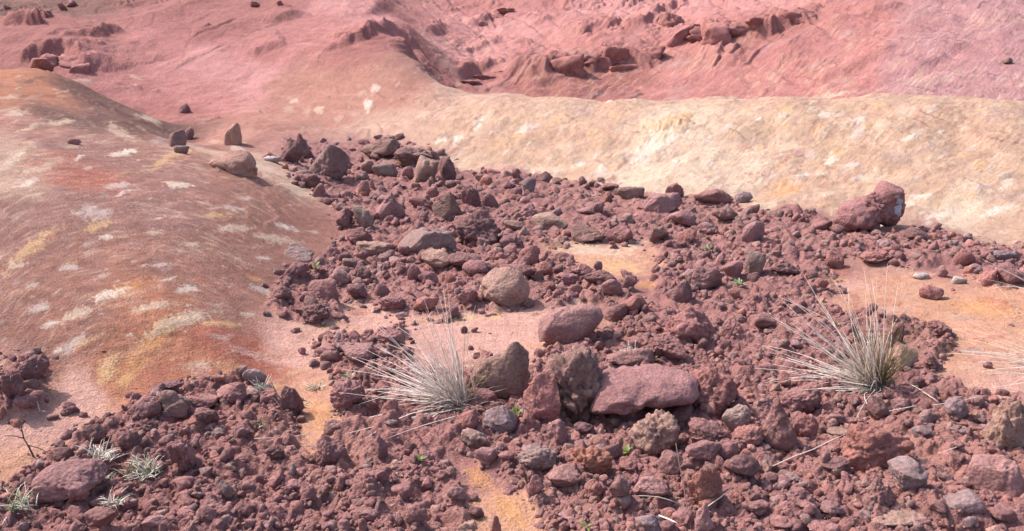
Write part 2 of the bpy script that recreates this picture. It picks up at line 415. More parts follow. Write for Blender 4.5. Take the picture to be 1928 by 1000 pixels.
# ------------------------------------------------------------------ land mesh
qi = np.linspace(-0.70, 0.70, 900)
qo = 0.70 + (np.linspace(0, 1, 42)[1:] ** 1.6) * 1.9
Q = np.concatenate([-qo[::-1], qi, qo])
_tv = np.zeros(4000); sf = np.linspace(math.log(0.55), math.log(90), 4000)
for uu in np.linspace(-60, 1990, 40):
    yy = np.exp(sf); xx = (uu - 964) / FPX / CP * yy
    zz = base_height(xx, yy)
    _, vv, _ = project(np.stack([xx, yy, zz], -1))
    vis = (vv > -150) & (vv < 1150)
    dv = np.clip(-np.gradient(vv), 0, 40) * vis
    _tv += dv
_tv = _tv / _tv.sum() + 0.28 / 4000
cs = np.cumsum(_tv); cs = (cs - cs[0]) / (cs[-1] - cs[0])
S = np.interp(np.linspace(0, 1, 800), cs, sf)
NQ, NS = len(Q), len(S)
q2, s2 = np.meshgrid(Q, S); Y2 = np.exp(s2); X2 = q2 * Y2
dz, MS, HL, LE = detail(X2, Y2)
Z2 = base_height(X2, Y2) + dz
V = np.stack([X2, Y2, Z2], -1).reshape(-1, 3)

# colour of the ground, with shade painted in on the mound and spur flanks
w2 = np.stack([q2.ravel() * QS, s2.ravel()], 1)
wn = np.stack([0.045 * fbm2(w2[:, 0] * 9, w2[:, 1] * 9, 4, 91), 0.045 * fbm2(w2[:, 0] * 9 + 40, w2[:, 1] * 9, 4, 93)], 1)
C = np.empty((len(V), 3))
for i in range(0, len(V), 20000):
    p = (w2 + wn)[i:i + 20000]
    r2 = (p[:, None, 0] - cpw[None, :, 0]) ** 2 + (p[:, None, 1] - cpw[None, :, 1]) ** 2
    wt = 1 / (r2 + 0.0006) ** 2
    C[i:i + 20000] = (wt @ cc) / wt.sum(1, keepdims=True)
xf, yf, zf = V[:, 0], V[:, 1], V[:, 2]
ms, hl, le = MS.ravel(), HL.ravel(), LE.ravel()
# rubble dirt
C = C * (1 - 0.85 * ms[:, None]) + CC['dirt'] * (0.85 * ms[:, None])
# hillside: paler dust and darker bare rock, banded with the slabs
al = xf * 0.56 + yf * 0.83; ac = -xf * 0.83 + yf * 0.56
b1 = fbm2(al * .25 + 5, ac * .6, 5, 101); b2 = fbm2(al * .8, ac * 2.4, 4, 103)
t = hl * np.clip(.5 + .9 * b1 + .5 * b2, 0, 1)
C = C * (1 - .55 * (hl * sstep(.1, .7, b1 + .5 * b2))[:, None]) + CC['pinkL'] * (.40 * (hl * sstep(.1, .7, b1 + .5 * b2))[:, None])
k = hl * sstep(.05, .6, -b1 - .3 * b2) * .55
C = C * (1 - k[:, None]) + CC['pinkD'] * k[:, None]
rock = np.array(alb((188, 124, 116)))
C = C * (1 - .75 * le[:, None]) + rock * (.75 * le[:, None])
# speckle of fine grit
sp = fbm2(xf * 9, yf * 9, 3, 111); C *= (1 + 0.10 * sp)[:, None]
sp = fbm2(xf * 2.0, yf * 2.0, 3, 113); C *= (1 + 0.10 * sp)[:, None]

bands = fbm2(zf * 34 + 2.2 * fbm2(xf * 1.4, yf * 1.4, 3, 115), xf * 1.1 + yf * .4, 4, 117)
kb = (1 - ms) * (1 - hl) * sstep(.08, .25, zf)
C *= (1 + .17 * kb * bands)[:, None]
C[:] = C * (1 - .35 * (kb * sstep(.25, .8, bands))[:, None]) + CC['tan'] * (.35 * (kb * sstep(.25, .8, bands)))[:, None]
tq = (w2[:, 0] + 1.02) / .66
sfl = 1.25 * (.53 * tq - .41 * tq * tq)
mnd = kb * (w2[:, 0] < -.30) * (1 - .8 * sstep(2.1, 2.35, w2[:, 1]))  # pale streaks fade out where the far flank is painted in shade
stk = fbm2(w2[:, 0] * 17 + .4 * wn[:, 0] * 20, (w2[:, 1] - sfl) * 150, 4, 151); stk2 = fbm2(w2[:, 0] * 40 + 9, (w2[:, 1] - sfl) * 240, 3, 153)
bnk = (1 - ms) * (1 - hl) * sstep(-.26, -.10, w2[:, 0]) * sstep(.1, .3, zf)
stb = fbm2(w2[:, 0] * 30, (w2[:, 1] - w2[:, 0]) * 90, 5, 155, .6); stb2 = fbm2(w2[:, 0] * 60 + 4, (w2[:, 1] - w2[:, 0] * .7) * 170, 3, 157)
big = fbm2(w2[:, 0] * 7, w2[:, 1] * 14, 3, 159)
def mixc(col, k):
    C[:] = C * (1 - k[:, None]) + np.asarray(col) * k[:, None]
C *= (1 + mnd * (.20 * stk + .12 * stk2) + bnk * (.16 * stb + .10 * stb2))[:, None]
mixc(CC['cream'], mnd * .38 * sstep(.22, .62, stk + .5 * big) + bnk * .6 * sstep(.18, .6, stb + .4 * big))
mixc(CC['grey'], mnd * .4 * sstep(.25, .6, -stk + .4 * big)); mixc(CC['dkbr'], mnd * .35 * sstep(.25, .6, stk2 - .5 * big)); mixc(CC['pbrown'], bnk * .5 * sstep(.2, .55, -stb2 - .5 * big))
mixc(CC['grey'], bnk * .5 * sstep(.15, .6, fbm2(w2[:, 0] * 11 + 5, w2[:, 1] * 26, 4, 161))); mixc(CC['yel'], bnk * .34 * sstep(.25, .55, stb2 + .5 * big) )
# patches of other clay (hand placed, then many small ones)
NOISE_P = fbm2(w2[:, 0] * 60, w2[:, 1] * 60, 3, 121)
NOISE_F = fbm2(w2[:, 0] * 130, w2[:, 1] * 420, 2, 123)
Zadd = np.zeros(len(V))
def patch(u, v, a, b, ang, col, k=.70, soft=.55, lift=0.002):
    ca, sa = math.cos(math.radians(ang)), math.sin(math.radians(ang))
    H = hit([u, u + a * ca, u + b * sa], [v, v - a * sa, v + b * ca], hq)
    P = np.stack([H[:, 0] / H[:, 1] * QS, np.log(H[:, 1])], 1)
    M = np.stack([P[1] - P[0], P[2] - P[0]], 1)
    if abs(np.linalg.det(M)) < 1e-9: return
    if np.abs(M[1]).max() > .16 or np.abs(M[0]).max() > .2: return
    if v < 300 and abs(M[1, 1]) * FPX > b * 40: return
    ext = np.abs(M).sum(1) * 1.6 + .003
    i0, i1 = np.searchsorted(Q * QS, [P[0, 0] - ext[0], P[0, 0] + ext[0]])
    j0, j1 = np.searchsorted(S, [P[0, 1] - ext[1], P[0, 1] + ext[1]])
    if i1 <= i0 or j1 <= j0: return
    idx = (np.arange(j0, j1)[:, None] * NQ + np.arange(i0, i1)[None]).ravel()
    l = (w2[idx] - P[0]) @ np.linalg.inv(M).T
    r = np.sqrt((l ** 2).sum(1)) + .5 * NOISE_P[idx] + .55 * NOISE_F[idx]
    m = (1 - sstep(1 - soft, 1 + soft * .3, r)) * k * (1 - ms[idx])
    C[idx] = C[idx] * (1 - m[:, None]) + np.asarray(col) * m[:, None]
    Zadd[idx] += lift * H[0, 1] / 5 * m
W_, Y_, O_, CR = CC['white'], CC['yel'], np.array(alb((216, 156, 106))), CC['cream']
LG = np.array(alb((214, 190, 180)))
for p in [
 (178,402,38,16,-4,LG),(60,465,70,13,38,Y_),(185,425,30,10,15,Y_),(230,545,60,12,14,O_),(205,555,35,10,20,W_),(290,575,45,8,4,CR),(300,500,26,5,3,LG),
 (75,580,25,9,18,LG),(92,612,18,6,15,W_),(350,545,22,7,8,W_),(340,605,70,14,6,CR),(420,610,45,6,-4,Y_),(300,620,40,16,28,Y_),(370,690,42,11,4,CR),(200,700,18,24,0,Y_),(235,715,26,14,40,Y_),
 (70,320,45,7,16,CR),(25,300,40,10,35,CR),(55,345,22,7,28,W_),(220,350,30,6,8,LG),(335,348,30,7,-4,W_),(235,360,26,5,5,LG),(440,392,28,5,-8,LG),(440,430,34,8,0,CR),(405,405,30,6,0,Y_),(520,450,45,9,-10,CR),(545,430,22,5,-14,LG),
 (290,438,18,5,5,CR),(200,447,16,5,10,W_),(360,460,20,5,0,CR),(480,525,20,5,-16,O_),(490,545,18,8,-10,LG),(465,592,16,5,-5,CR),(140,650,30,16,32,LG),(160,645,28,9,30,Y_),(110,660,10,5,20,W_),(145,590,40,10,18,CR),(130,505,20,6,5,LG),(30,500,20,6,5,CR),
 (230,290,26,6,12,W_),(330,290,70,8,4,Y_),(245,285,20,5,8,W_),(150,295,14,4,15,W_),(50,275,20,5,14,Y_),(470,310,60,10,-14,CR),(560,360,40,8,-14,CR),
 (120,230,30,4,8,CR),(60,240,30,5,12,CR),(30,215,24,4,10,CR),(280,225,25,4,-14,CR),
 (410,635,28,7,-14,LG),(450,660,55,8,-14,CC['sandp']),(520,680,60,9,-4,CC['sandp']),(130,720,45,22,30,CC['sandp']),(60,805,70,18,12,CC['sandp']),(30,870,40,14,10,CC['sando']),
 # spur
 (602,205,11,11,0,CC['cream']),(578,210,9,10,0,CC['tan']),(693,196,8,14,-20,W_),(706,166,9,7,30,W_),(545,205,12,10,0,CC['tan']),(555,190,10,5,10,CR),
 # bank
 (1250,215,55,20,18,CR),(1235,260,40,26,40,W_),(1270,225,36,12,15,Y_),(1230,280,60,18,35,W_),(1190,330,50,14,15,CR),(1300,310,70,14,20,CR),(1480,215,20,12,20,Y_),(1475,220,10,8,0,W_),(1555,215,20,10,10,W_),(1542,242,18,10,40,O_),
 (1615,250,22,11,48,LG),(1612,237,10,9,0,CC['purple']),(1620,225,14,7,20,W_),(1480,275,24,10,8,CR),(1575,290,20,9,10,Y_),(1600,312,22,7,4,W_),(1505,330,20,7,12,W_),(1470,312,14,8,10,Y_),(1505,290,10,12,30,CC['purple']),
 (1480,358,34,11,18,O_),(1555,366,24,9,10,CR),(1495,345,14,5,10,W_),(1445,385,30,9,8,CR),(1800,420,60,9,6,CR),(1880,395,40,9,14,W_),(1770,405,30,7,6,W_),(1895,345,18,8,30,W_),(1700,215,12,18,20,CR),(1640,335,30,9,10,CR),(1735,370,25,6,8,W_),(1710,385,16,6,0,W_),
 (985,245,18,9,55,W_),(865,258,13,6,25,W_),(920,220,14,8,30,CR),(975,262,22,8,35,Y_),(940,272,16,8,30,Y_),(930,330,60,12,8,CC['sandp']),(830,265,12,5,20,W_),(900,235,16,6,50,W_),(1060,240,12,6,30,CR),(1090,310,14,5,10,W_),(1120,270,14,4,25,Y_),(1030,320,50,10,5,CR),(1140,325,30,8,8,LG),
 (1560,182,60,4,8,CR),(1480,178,40,5,6,W_),(1800,184,70,6,2,CR),
 # floor
 (1100,470,90,12,-8,CR),(1050,462,40,10,-6,Y_),(1190,465,30,8,14,CR),(1160,500,60,14,-14,Y_),(1215,535,24,9,10,O_),(1120,490,40,10,-10,CC['sando']),
 (850,600,80,8,3,Y_),(935,595,12,7,20,Y_),(700,585,40,8,12,CC['sandp']),(620,612,30,6,18,Y_),(880,640,60,18,0,CC['sandp']),(1180,600,60,9,8,CC['sando']),(1600,540,80,10,2,CC['sandp']),(1570,528,30,5,0,O_),
 (1850,580,80,18,-4,O_),(1830,660,30,8,-6,CC['grey']),(1840,690,40,9,4,CC['tan']),(600,780,26,30,60,O_),(575,860,24,16,60,O_),(960,960,50,24,-50,O_),(900,900,34,16,-40,O_),(1770,850,50,14,-10,O_),(1790,890,24,26,60,CC['sando']),
]: patch(*p)
patch(140,330,70,20,10,np.array(alb((180,116,106))),.4,.9)
for q_ in [(285,645,85,20,38,O_,.8),(205,690,34,16,62,Y_,.7),(400,645,60,20,-22,CC['rust'],.7),(330,690,50,18,10,CC['rust'],.6),(340,600,80,12,10,CR,.7),(250,700,40,14,40,O_,.6)]: patch(*q_[:6], q_[6], .7)
for q_ in [(1225,238,22,14,20),(1260,228,26,12,10),(1245,255,18,16,40),(1290,232,20,14,10),(1215,262,14,10,30),(1600,230,26,12,20),(1660,240,24,14,30),(1470,222,20,10,10),(1550,246,22,14,30)]: patch(*q_, CC['yel'] if q_[0] < 1300 else CC['cream'], .5, .7, .014)
rs = np.random.RandomState(3)
def scatter(box, cnt, cols, angf, la, lb, kk):
    for i in range(cnt):
        u = rs.uniform(box[0], box[2]); v = rs.uniform(box[1], box[3])
        a = la[0] + (la[1] - la[0]) * rs.rand() ** 2 * 1.3; b = a * rs.uniform(*lb)
        patch(u, v, a, b, angf(u, v) + rs.normal(0, 6), cols[rs.randint(len(cols))], rs.uniform(*kk), .5, .003)
MB = lambda u, v: np.interp(u, [0, 120, 350, 620], [28, 17, 4, -16])
scatter((-40,260,600,680), 300, [LG, CR, W_, Y_, CC['tan'], CC['grey'], CC['dkbr'], CC['rust']], MB, (3,15), (.16,.34), (.2,.6))
scatter((-20,140,330,280), 60, [CR, CC['dkbr'], CC['grey'], CC['tan']], lambda u, v: np.interp(u, [0,200,330],[12,-2,-22]), (6,24), (.12,.25), (.3,.7))
scatter((820,190,1960,460), 900, [W_, CR, CR, CC['tan'], Y_, LG, CC['pbrown'], CC['bank']], lambda u, v: np.interp(u, [820,1200,1900],[34,26,14]), (3,13), (.28,.55), (.25,.8))
scatter((480,150,900,300), 80, [CC['tan'], CR, CC['pbrown'], CC['pinkD']], lambda u, v: 26, (4,14), (.25,.5), (.2,.6))
scatter((1250,60,1960,190), 90, [CC['pinkL'], LG, CC['tan'], CC['pinkD'], CC['purple']], lambda u, v: 28, (4,16), (.3,.6), (.2,.55))
scatter((-20,660,620,820), 60, [CC['sandp'], CC['sando'], Y_, CC['rust']], lambda u, v: 12, (8,26), (.2,.4), (.3,.7))
scatter((560,560,1250,690), 110, [CC['sandp'], CC['sando'], CR, CC['rust'], CC['orange'], CC['mound']], lambda u, v: 4, (8,26), (.15,.35), (.3,.7))
scatter((1520,500,1960,700), 130, [CC['sandp'], CC['sando'], CC['tan'], CC['rust'], CC['mound'], CC['orange']], lambda u, v: 2, (8,30), (.15,.35), (.3,.7))
V[:, 2] += Zadd
C = np.clip(C, 0.01, .8)

# normals from the whole sheet, so that the pieces meet without a seam
Pg = V.reshape(NS, NQ, 3)
N = np.cross(np.gradient(Pg, axis=1), np.gradient(Pg, axis=0))
N /= np.linalg.norm(N, axis=-1, keepdims=True); N = N.reshape(-1, 3)
N[N[:, 2] < 0] *= -1

# ------------------------------------------------------------------ materials
def new_mat(name):
    m = bpy.data.materials.new(name); m.use_nodes = True
    t = m.node_tree; t.nodes.clear()
    return m, t, lambda k, **kw: _node(t, k, kw)
def _node(t, k, kw):
    nd = t.nodes.new(k)
    for a, b in kw.items():
        if a.startswith('i_'):
            key = a[2:].replace('_', ' ')
            nd.inputs[int(key) if key.isdigit() else key].default_value = b
        else: setattr(nd, a, b)
    return nd

def land_material(name, rough=.95, gr=0.25, bump=.5, scale=1.0, fleck=None):
    m, t, N_ = new_mat(name)
    L = t.links.new
    out = N_('ShaderNodeOutputMaterial'); bs = N_('ShaderNodeBsdfPrincipled', i_Roughness=rough)
    bs.inputs['Specular IOR Level'].default_value = .15
    at = N_('ShaderNodeAttribute', attribute_name='clay')
    tc = N_('ShaderNodeTexCoord')
    n1 = N_('ShaderNodeTexNoise', i_Scale=70 * scale, i_Detail=5.0, i_Roughness=.7)
    n2 = N_('ShaderNodeTexNoise', i_Scale=14 * scale, i_Detail=6.0, i_Roughness=.65)
    vo = N_('ShaderNodeTexVoronoi', i_Scale=110 * scale)
    for x in (n1, n2, vo): L(tc.outputs['Object'], x.inputs['Vector'])
    mr = N_('ShaderNodeMapRange', i_1=.25, i_2=.75, i_3=1 - gr, i_4=1 + gr)
    mr2 = N_('ShaderNodeMapRange', i_1=.3, i_2=.7, i_3=.88, i_4=1.12)
    L(n1.outputs[0], mr.inputs[0]); L(n2.outputs[0], mr2.inputs[0])
    mu = N_('ShaderNodeMath', operation='MULTIPLY'); L(mr.outputs[0], mu.inputs[0]); L(mr2.outputs[0], mu.inputs[1])
    vm = N_('ShaderNodeVectorMath', operation='SCALE'); L(at.outputs['Color'], vm.inputs[0]); L(mu.outputs[0], vm.inputs['Scale'])
    n5 = N_('ShaderNodeTexNoise', i_Scale=26 * scale, i_Detail=6.0, i_Roughness=.72); L(tc.outputs['Object'], n5.inputs['Vector'])
    fl = N_('ShaderNodeMapRange', i_1=.58, i_2=.70, i_3=0.0, i_4=.34); L(n5.outputs[0], fl.inputs[0])
    f2 = N_('ShaderNodeMapRange', i_1=.42, i_2=.30, i_3=0.0, i_4=.30); L(n5.outputs[0], f2.inputs[0])
    x1 = N_('ShaderNodeMixRGB'); L(fl.outputs[0], x1.inputs[0]); L(vm.outputs[0], x1.inputs[1]); x1.inputs[2].default_value = (*fleck[0], 1)
    x2 = N_('ShaderNodeMixRGB'); L(f2.outputs[0], x2.inputs[0]); L(x1.outputs[0], x2.inputs[1]); x2.inputs[2].default_value = (*fleck[1], 1)
    L(x2.outputs[0], bs.inputs['Base Color'])
    ad = N_('ShaderNodeMath', operation='ADD'); L(n1.outputs[0], ad.inputs[0])
    m3 = N_('ShaderNodeMath', operation='MULTIPLY', i_1=1.6); L(n2.outputs[0], m3.inputs[0]); L(m3.outputs[0], ad.inputs[1])
    ad2 = N_('ShaderNodeMath', operation='MULTIPLY_ADD', i_1=-.35); L(vo.outputs['Distance'], ad2.inputs[0]); L(ad.outputs[0], ad2.inputs[2])
    bp = N_('ShaderNodeBump', i_Strength=bump, i_Distance=.02 / scale); L(ad2.outputs[0], bp.inputs['Height'])
    L(bp.outputs[0], bs.inputs['Normal']); L(bs.outputs[0], out.inputs[0])
    return m

def rock_material(name):
    m, t, N_ = new_mat(name)
    L = t.links.new
    out = N_('ShaderNodeOutputMaterial'); bs = N_('ShaderNodeBsdfPrincipled', i_Roughness=.92)
    bs.inputs['Specular IOR Level'].default_value = .2
    tc = N_('ShaderNodeTexCoord'); oi = N_('ShaderNodeObjectInfo'); ge = N_('ShaderNodeNewGeometry')
    off = N_('ShaderNodeVectorMath', operation='MULTIPLY_ADD')
    L(oi.outputs['Random'], off.inputs[0]); off.inputs[1].default_value = (37, 91, 53); L(ge.outputs['Position'], off.inputs[2])
    base = N_('ShaderNodeAttribute', attribute_name='tint', attribute_type='INSTANCER')
    mixb = N_('ShaderNodeMixRGB', blend_type='MIX')
    # object colour on single rocks; 'tint' carried by the loose rubble
    L(base.outputs['Alpha'], mixb.inputs[0]); L(oi.outputs['Color'], mixb.inputs[1]); L(base.outputs['Color'], mixb.inputs[2])
    n1 = N_('ShaderNodeTexNoise', i_Scale=7.0, i_Detail=6.0, i_Roughness=.65)
    n2 = N_('ShaderNodeTexNoise', i_Scale=60.0, i_Detail=6.0, i_Roughness=.75)
    n3 = N_('ShaderNodeTexNoise', i_Scale=16.0, i_Detail=5.0, i_Roughness=.7)
    vo = N_('ShaderNodeTexVoronoi', i_Scale=62.0)
    for x in (n1, n2, n3, vo): L(off.outputs[0], x.inputs['Vector'])
    mr = N_('ShaderNodeMapRange', i_1=.25, i_2=.75, i_3=.58, i_4=1.42); L(n2.outputs[0], mr.inputs[0])
    mr1 = N_('ShaderNodeMapRange', i_1=.3, i_2=.7, i_3=.72, i_4=1.28); L(n1.outputs[0], mr1.inputs[0])
    mu = N_('ShaderNodeMath', operation='MULTIPLY'); L(mr.outputs[0], mu.inputs[0]); L(mr1.outputs[0], mu.inputs[1])
    sc = N_('ShaderNodeVectorMath', operation='SCALE'); L(mixb.outputs[0], sc.inputs[0]); L(mu.outputs[0], sc.inputs['Scale'])
    # warm clay dust and pale mineral bloom
    r1 = N_('ShaderNodeMapRange', i_1=.50, i_2=.72, i_3=0.0, i_4=.60); L(n3.outputs[0], r1.inputs[0])
    mx = N_('ShaderNodeMixRGB'); L(r1.outputs[0], mx.inputs[0]); L(sc.outputs[0], mx.inputs[1]); mx.inputs[2].default_value = (*alb((186, 134, 128)), 1)
    n4 = N_('ShaderNodeTexNoise', i_Scale=23.0, i_Detail=6.0, i_Roughness=.75); L(off.outputs[0], n4.inputs['Vector'])
    r2 = N_('ShaderNodeMapRange', i_1=.66, i_2=.76, i_3=0.0, i_4=.55); L(n4.outputs[0], r2.inputs[0])
    mx2 = N_('ShaderNodeMixRGB'); L(r2.outputs[0], mx2.inputs[0]); L(mx.outputs[0], mx2.inputs[1]); mx2.inputs[2].default_value = (*alb((196, 172, 166)), 1)
    L(mx2.outputs[0], bs.inputs['Base Color'])
    a1 = N_('ShaderNodeMath', operation='MULTIPLY_ADD', i_1=1.5); L(n3.outputs[0], a1.inputs[0]); L(n2.outputs[0], a1.inputs[2])
    a2 = N_('ShaderNodeMath', operation='MULTIPLY_ADD', i_1=.6); L(vo.outputs['Distance'], a2.inputs[0]); L(a1.outputs[0], a2.inputs[2])
    bp = N_('ShaderNodeBump', i_Strength=.8, i_Distance=.014); L(a2.outputs[0], bp.inputs['Height'])
    L(bp.outputs[0], bs.inputs['Normal']); L(bs.outputs[0], out.inputs[0])
    return m

def plain_mat(name, c, rough=.7, var=.25, transl=0.0):
    m, t, N_ = new_mat(name)
    L = t.links.new
    out = N_('ShaderNodeOutputMaterial'); bs = N_('ShaderNodeBsdfPrincipled', i_Roughness=rough)
    bs.inputs['Specular IOR Level'].default_value = .25
    ge = N_('ShaderNodeNewGeometry'); tc = N_('ShaderNodeTexCoord')
    n1 = N_('ShaderNodeTexNoise', i_Scale=30.0, i_Detail=3.0); L(tc.outputs['Object'], n1.inputs['Vector'])
    ad = N_('ShaderNodeMath', operation='ADD'); L(n1.outputs[0], ad.inputs[0]); L(ge.outputs['Random Per Island'], ad.inputs[1])
    mr = N_('ShaderNodeMapRange', i_1=.3, i_2=1.7, i_3=1 - var, i_4=1 + var); L(ad.outputs[0], mr.inputs[0])
    vm = N_('ShaderNodeVectorMath', operation='SCALE'); vm.inputs[0].default_value = c; L(mr.outputs[0], vm.inputs['Scale'])
    L(vm.outputs[0], bs.inputs['Base Color'])
    if transl:
        tr = N_('ShaderNodeBsdfTranslucent'); L(vm.outputs[0], tr.inputs[0])
        mx = N_('ShaderNodeMixShader', i_0=transl); L(bs.outputs[0], mx.inputs[1]); L(tr.outputs[0], mx.inputs[2]); L(mx.outputs[0], out.inputs[0])
    else: L(bs.outputs[0], out.inputs[0])
    return m

M_NEAR = land_material('clay_ground', .95, .34, .7, 1.0, (alb((224, 190, 168)), alb((146, 94, 84))))
M_FAR = land_material('pink_clay', .95, .14, .6, .3, (alb((222, 164, 160)), alb((164, 100, 97))))
M_ROCK = rock_material('lava_rock')

# ------------------------------------------------------------------ land objects
Z_MOUND = zone([(-900,690),(0,690),(60,760),(140,780),(250,745),(330,715),(470,690),(600,620),(505,580),(508,540),(545,500),(630,480),(640,430),(615,380),(565,345),(510,300),(420,285),(345,268),(250,262),(-900,262)])
fi = np.arange((NS - 1) * NQ).reshape(NS - 1, NQ)[:, :-1].ravel()
F = np.stack([fi, fi + 1, fi + 1 + NQ, fi + NQ], 1)
fq = w2[F].mean(1)
far = fq[:, 1] > zone_line(fq[:, 0]) + 0.08
crest = fq[:, 1] > np.interp(fq[:, 0], *(lambda uu, dd: (((np.array(uu) - 964) / FPX / CP) * QS, np.log(np.array(dd))))([-900, 0, 150, 300, 345], [5, 6.6, 7.4, 8.3, 11]))
md = sdf(Z_MOUND, fq[:, 0], fq[:, 1]) > 0
gully_q = (np.array([345, 420, 500]) - 964) / FPX / CP * QS
md = md | ((~far) & crest & (fq[:, 0] < gully_q[0]))
bank = (~far) & (~md) & (fq[:, 1] > np.interp(fq[:, 0], (np.array([345,420,510,620,720,860,1040,1200,1400,1580,1760,1928,2600]) - 964) / FPX / CP * QS, np.log([11.2,10.6,10.6,11.6,12.3,10.4,9.5,8.9,8.3,7.4,7.05,6.5,5.5])))
part_id = np.where(far, 3, np.where(md, 1, np.where(bank, 2, 0)))
LAND = {0: 'valley_floor', 1: 'clay_mound', 2: 'pale_bank', 3: 'pink_hillside'}
LLAB = {0: 'red and orange clay valley floor under the rock debris', 1: 'smooth reddish brown clay mound streaked with pale lenses',
        2: 'pale cream and yellow clay bank beyond the rock debris', 3: 'pink eroded hillside with dark ledges rising beyond the bank'}
for k in range(4):
    f = F[part_id == k]
    ids, inv = np.unique(f, return_inverse=True)
    me = bpy.data.meshes.new(LAND[k])
    me.vertices.add(len(ids)); me.vertices.foreach_set('co', V[ids].astype(np.float32).ravel())
    me.loops.add(len(f) * 4); me.loops.foreach_set('vertex_index', inv.astype(np.int32).ravel())
    me.polygons.add(len(f)); me.polygons.foreach_set('loop_start', np.arange(0, len(f) * 4, 4, dtype=np.int32))
    me.polygons.foreach_set('loop_total', np.full(len(f), 4, np.int32))
    me.update(calc_edges=True)
    me.polygons.foreach_set('use_smooth', np.ones(len(f), bool))
    ca = me.attributes.new('clay', 'FLOAT_COLOR', 'POINT')
    ca.data.foreach_set('color', np.concatenate([C[ids], np.ones((len(ids), 1))], 1).astype(np.float32).ravel())
    me.normals_split_custom_set_from_vertices(N[ids].astype(np.float32))
    me.materials.append(M_FAR if k == 3 else M_NEAR)
    o = bpy.data.objects.new(LAND[k], me); COL.objects.link(o)
    o['kind'] = 'structure'; o['label'] = LLAB[k]
# the country round about, well below the modelled land
me = bpy.data.meshes.new('plain')
rr = [(0, -0.9), (60, -1.2), (400, -3), (1500, -8)]
vs = [(0, 0, -0.9)]; fs = []
for r, z in rr[1:]:
    for a in range(48): vs.append((r * math.cos(a * math.tau / 48), r * math.sin(a * math.tau / 48), z))
for a in range(48): fs.append((0, 1 + a, 1 + (a + 1) % 48))
for k in range(2):
    for a in range(48):
        b = (a + 1) % 48; fs.append((1 + 48 * k + a, 1 + 48 * (k + 1) + a, 1 + 48 * (k + 1) + b, 1 + 48 * k + b))
me.from_pydata(vs, [], fs)
ca = me.attributes.new('clay', 'FLOAT_COLOR', 'POINT'); ca.data.foreach_set('color', np.tile(np.append(CC['pinkD'], 1), len(vs)).astype(np.float32))
me.materials.append(M_FAR)
o = bpy.data.objects.new('plain', me); COL.objects.link(o); o['kind'] = 'structure'; o['label'] = 'reddish plain around the hills'

# ------------------------------------------------------------------ rocks
ICO = {}
for sd in (2, 3, 4, 5):
    bm = bmesh.new(); bmesh.ops.create_icosphere(bm, subdivisions=sd, radius=1)
    bm.verts.ensure_lookup_table()
    vv = np.array([v.co[:] for v in bm.verts]); vv /= np.linalg.norm(vv, axis=1)[:, None]
    ICO[sd] = (vv, np.array([[v.index for v in f.verts] for f in bm.faces], np.int32)); bm.free()

def chip(P, r_, cnt, amt):
    """break flat facets off the outside"""
    for i in range(cnt):
        nn = r_.normal(size=3); nn /= np.linalg.norm(nn)
        e = P @ nn; h_ = np.quantile(e, r_.uniform(.86, .97))
        P = P - np.maximum(e - h_, 0)[:, None] * nn * amt
    return P

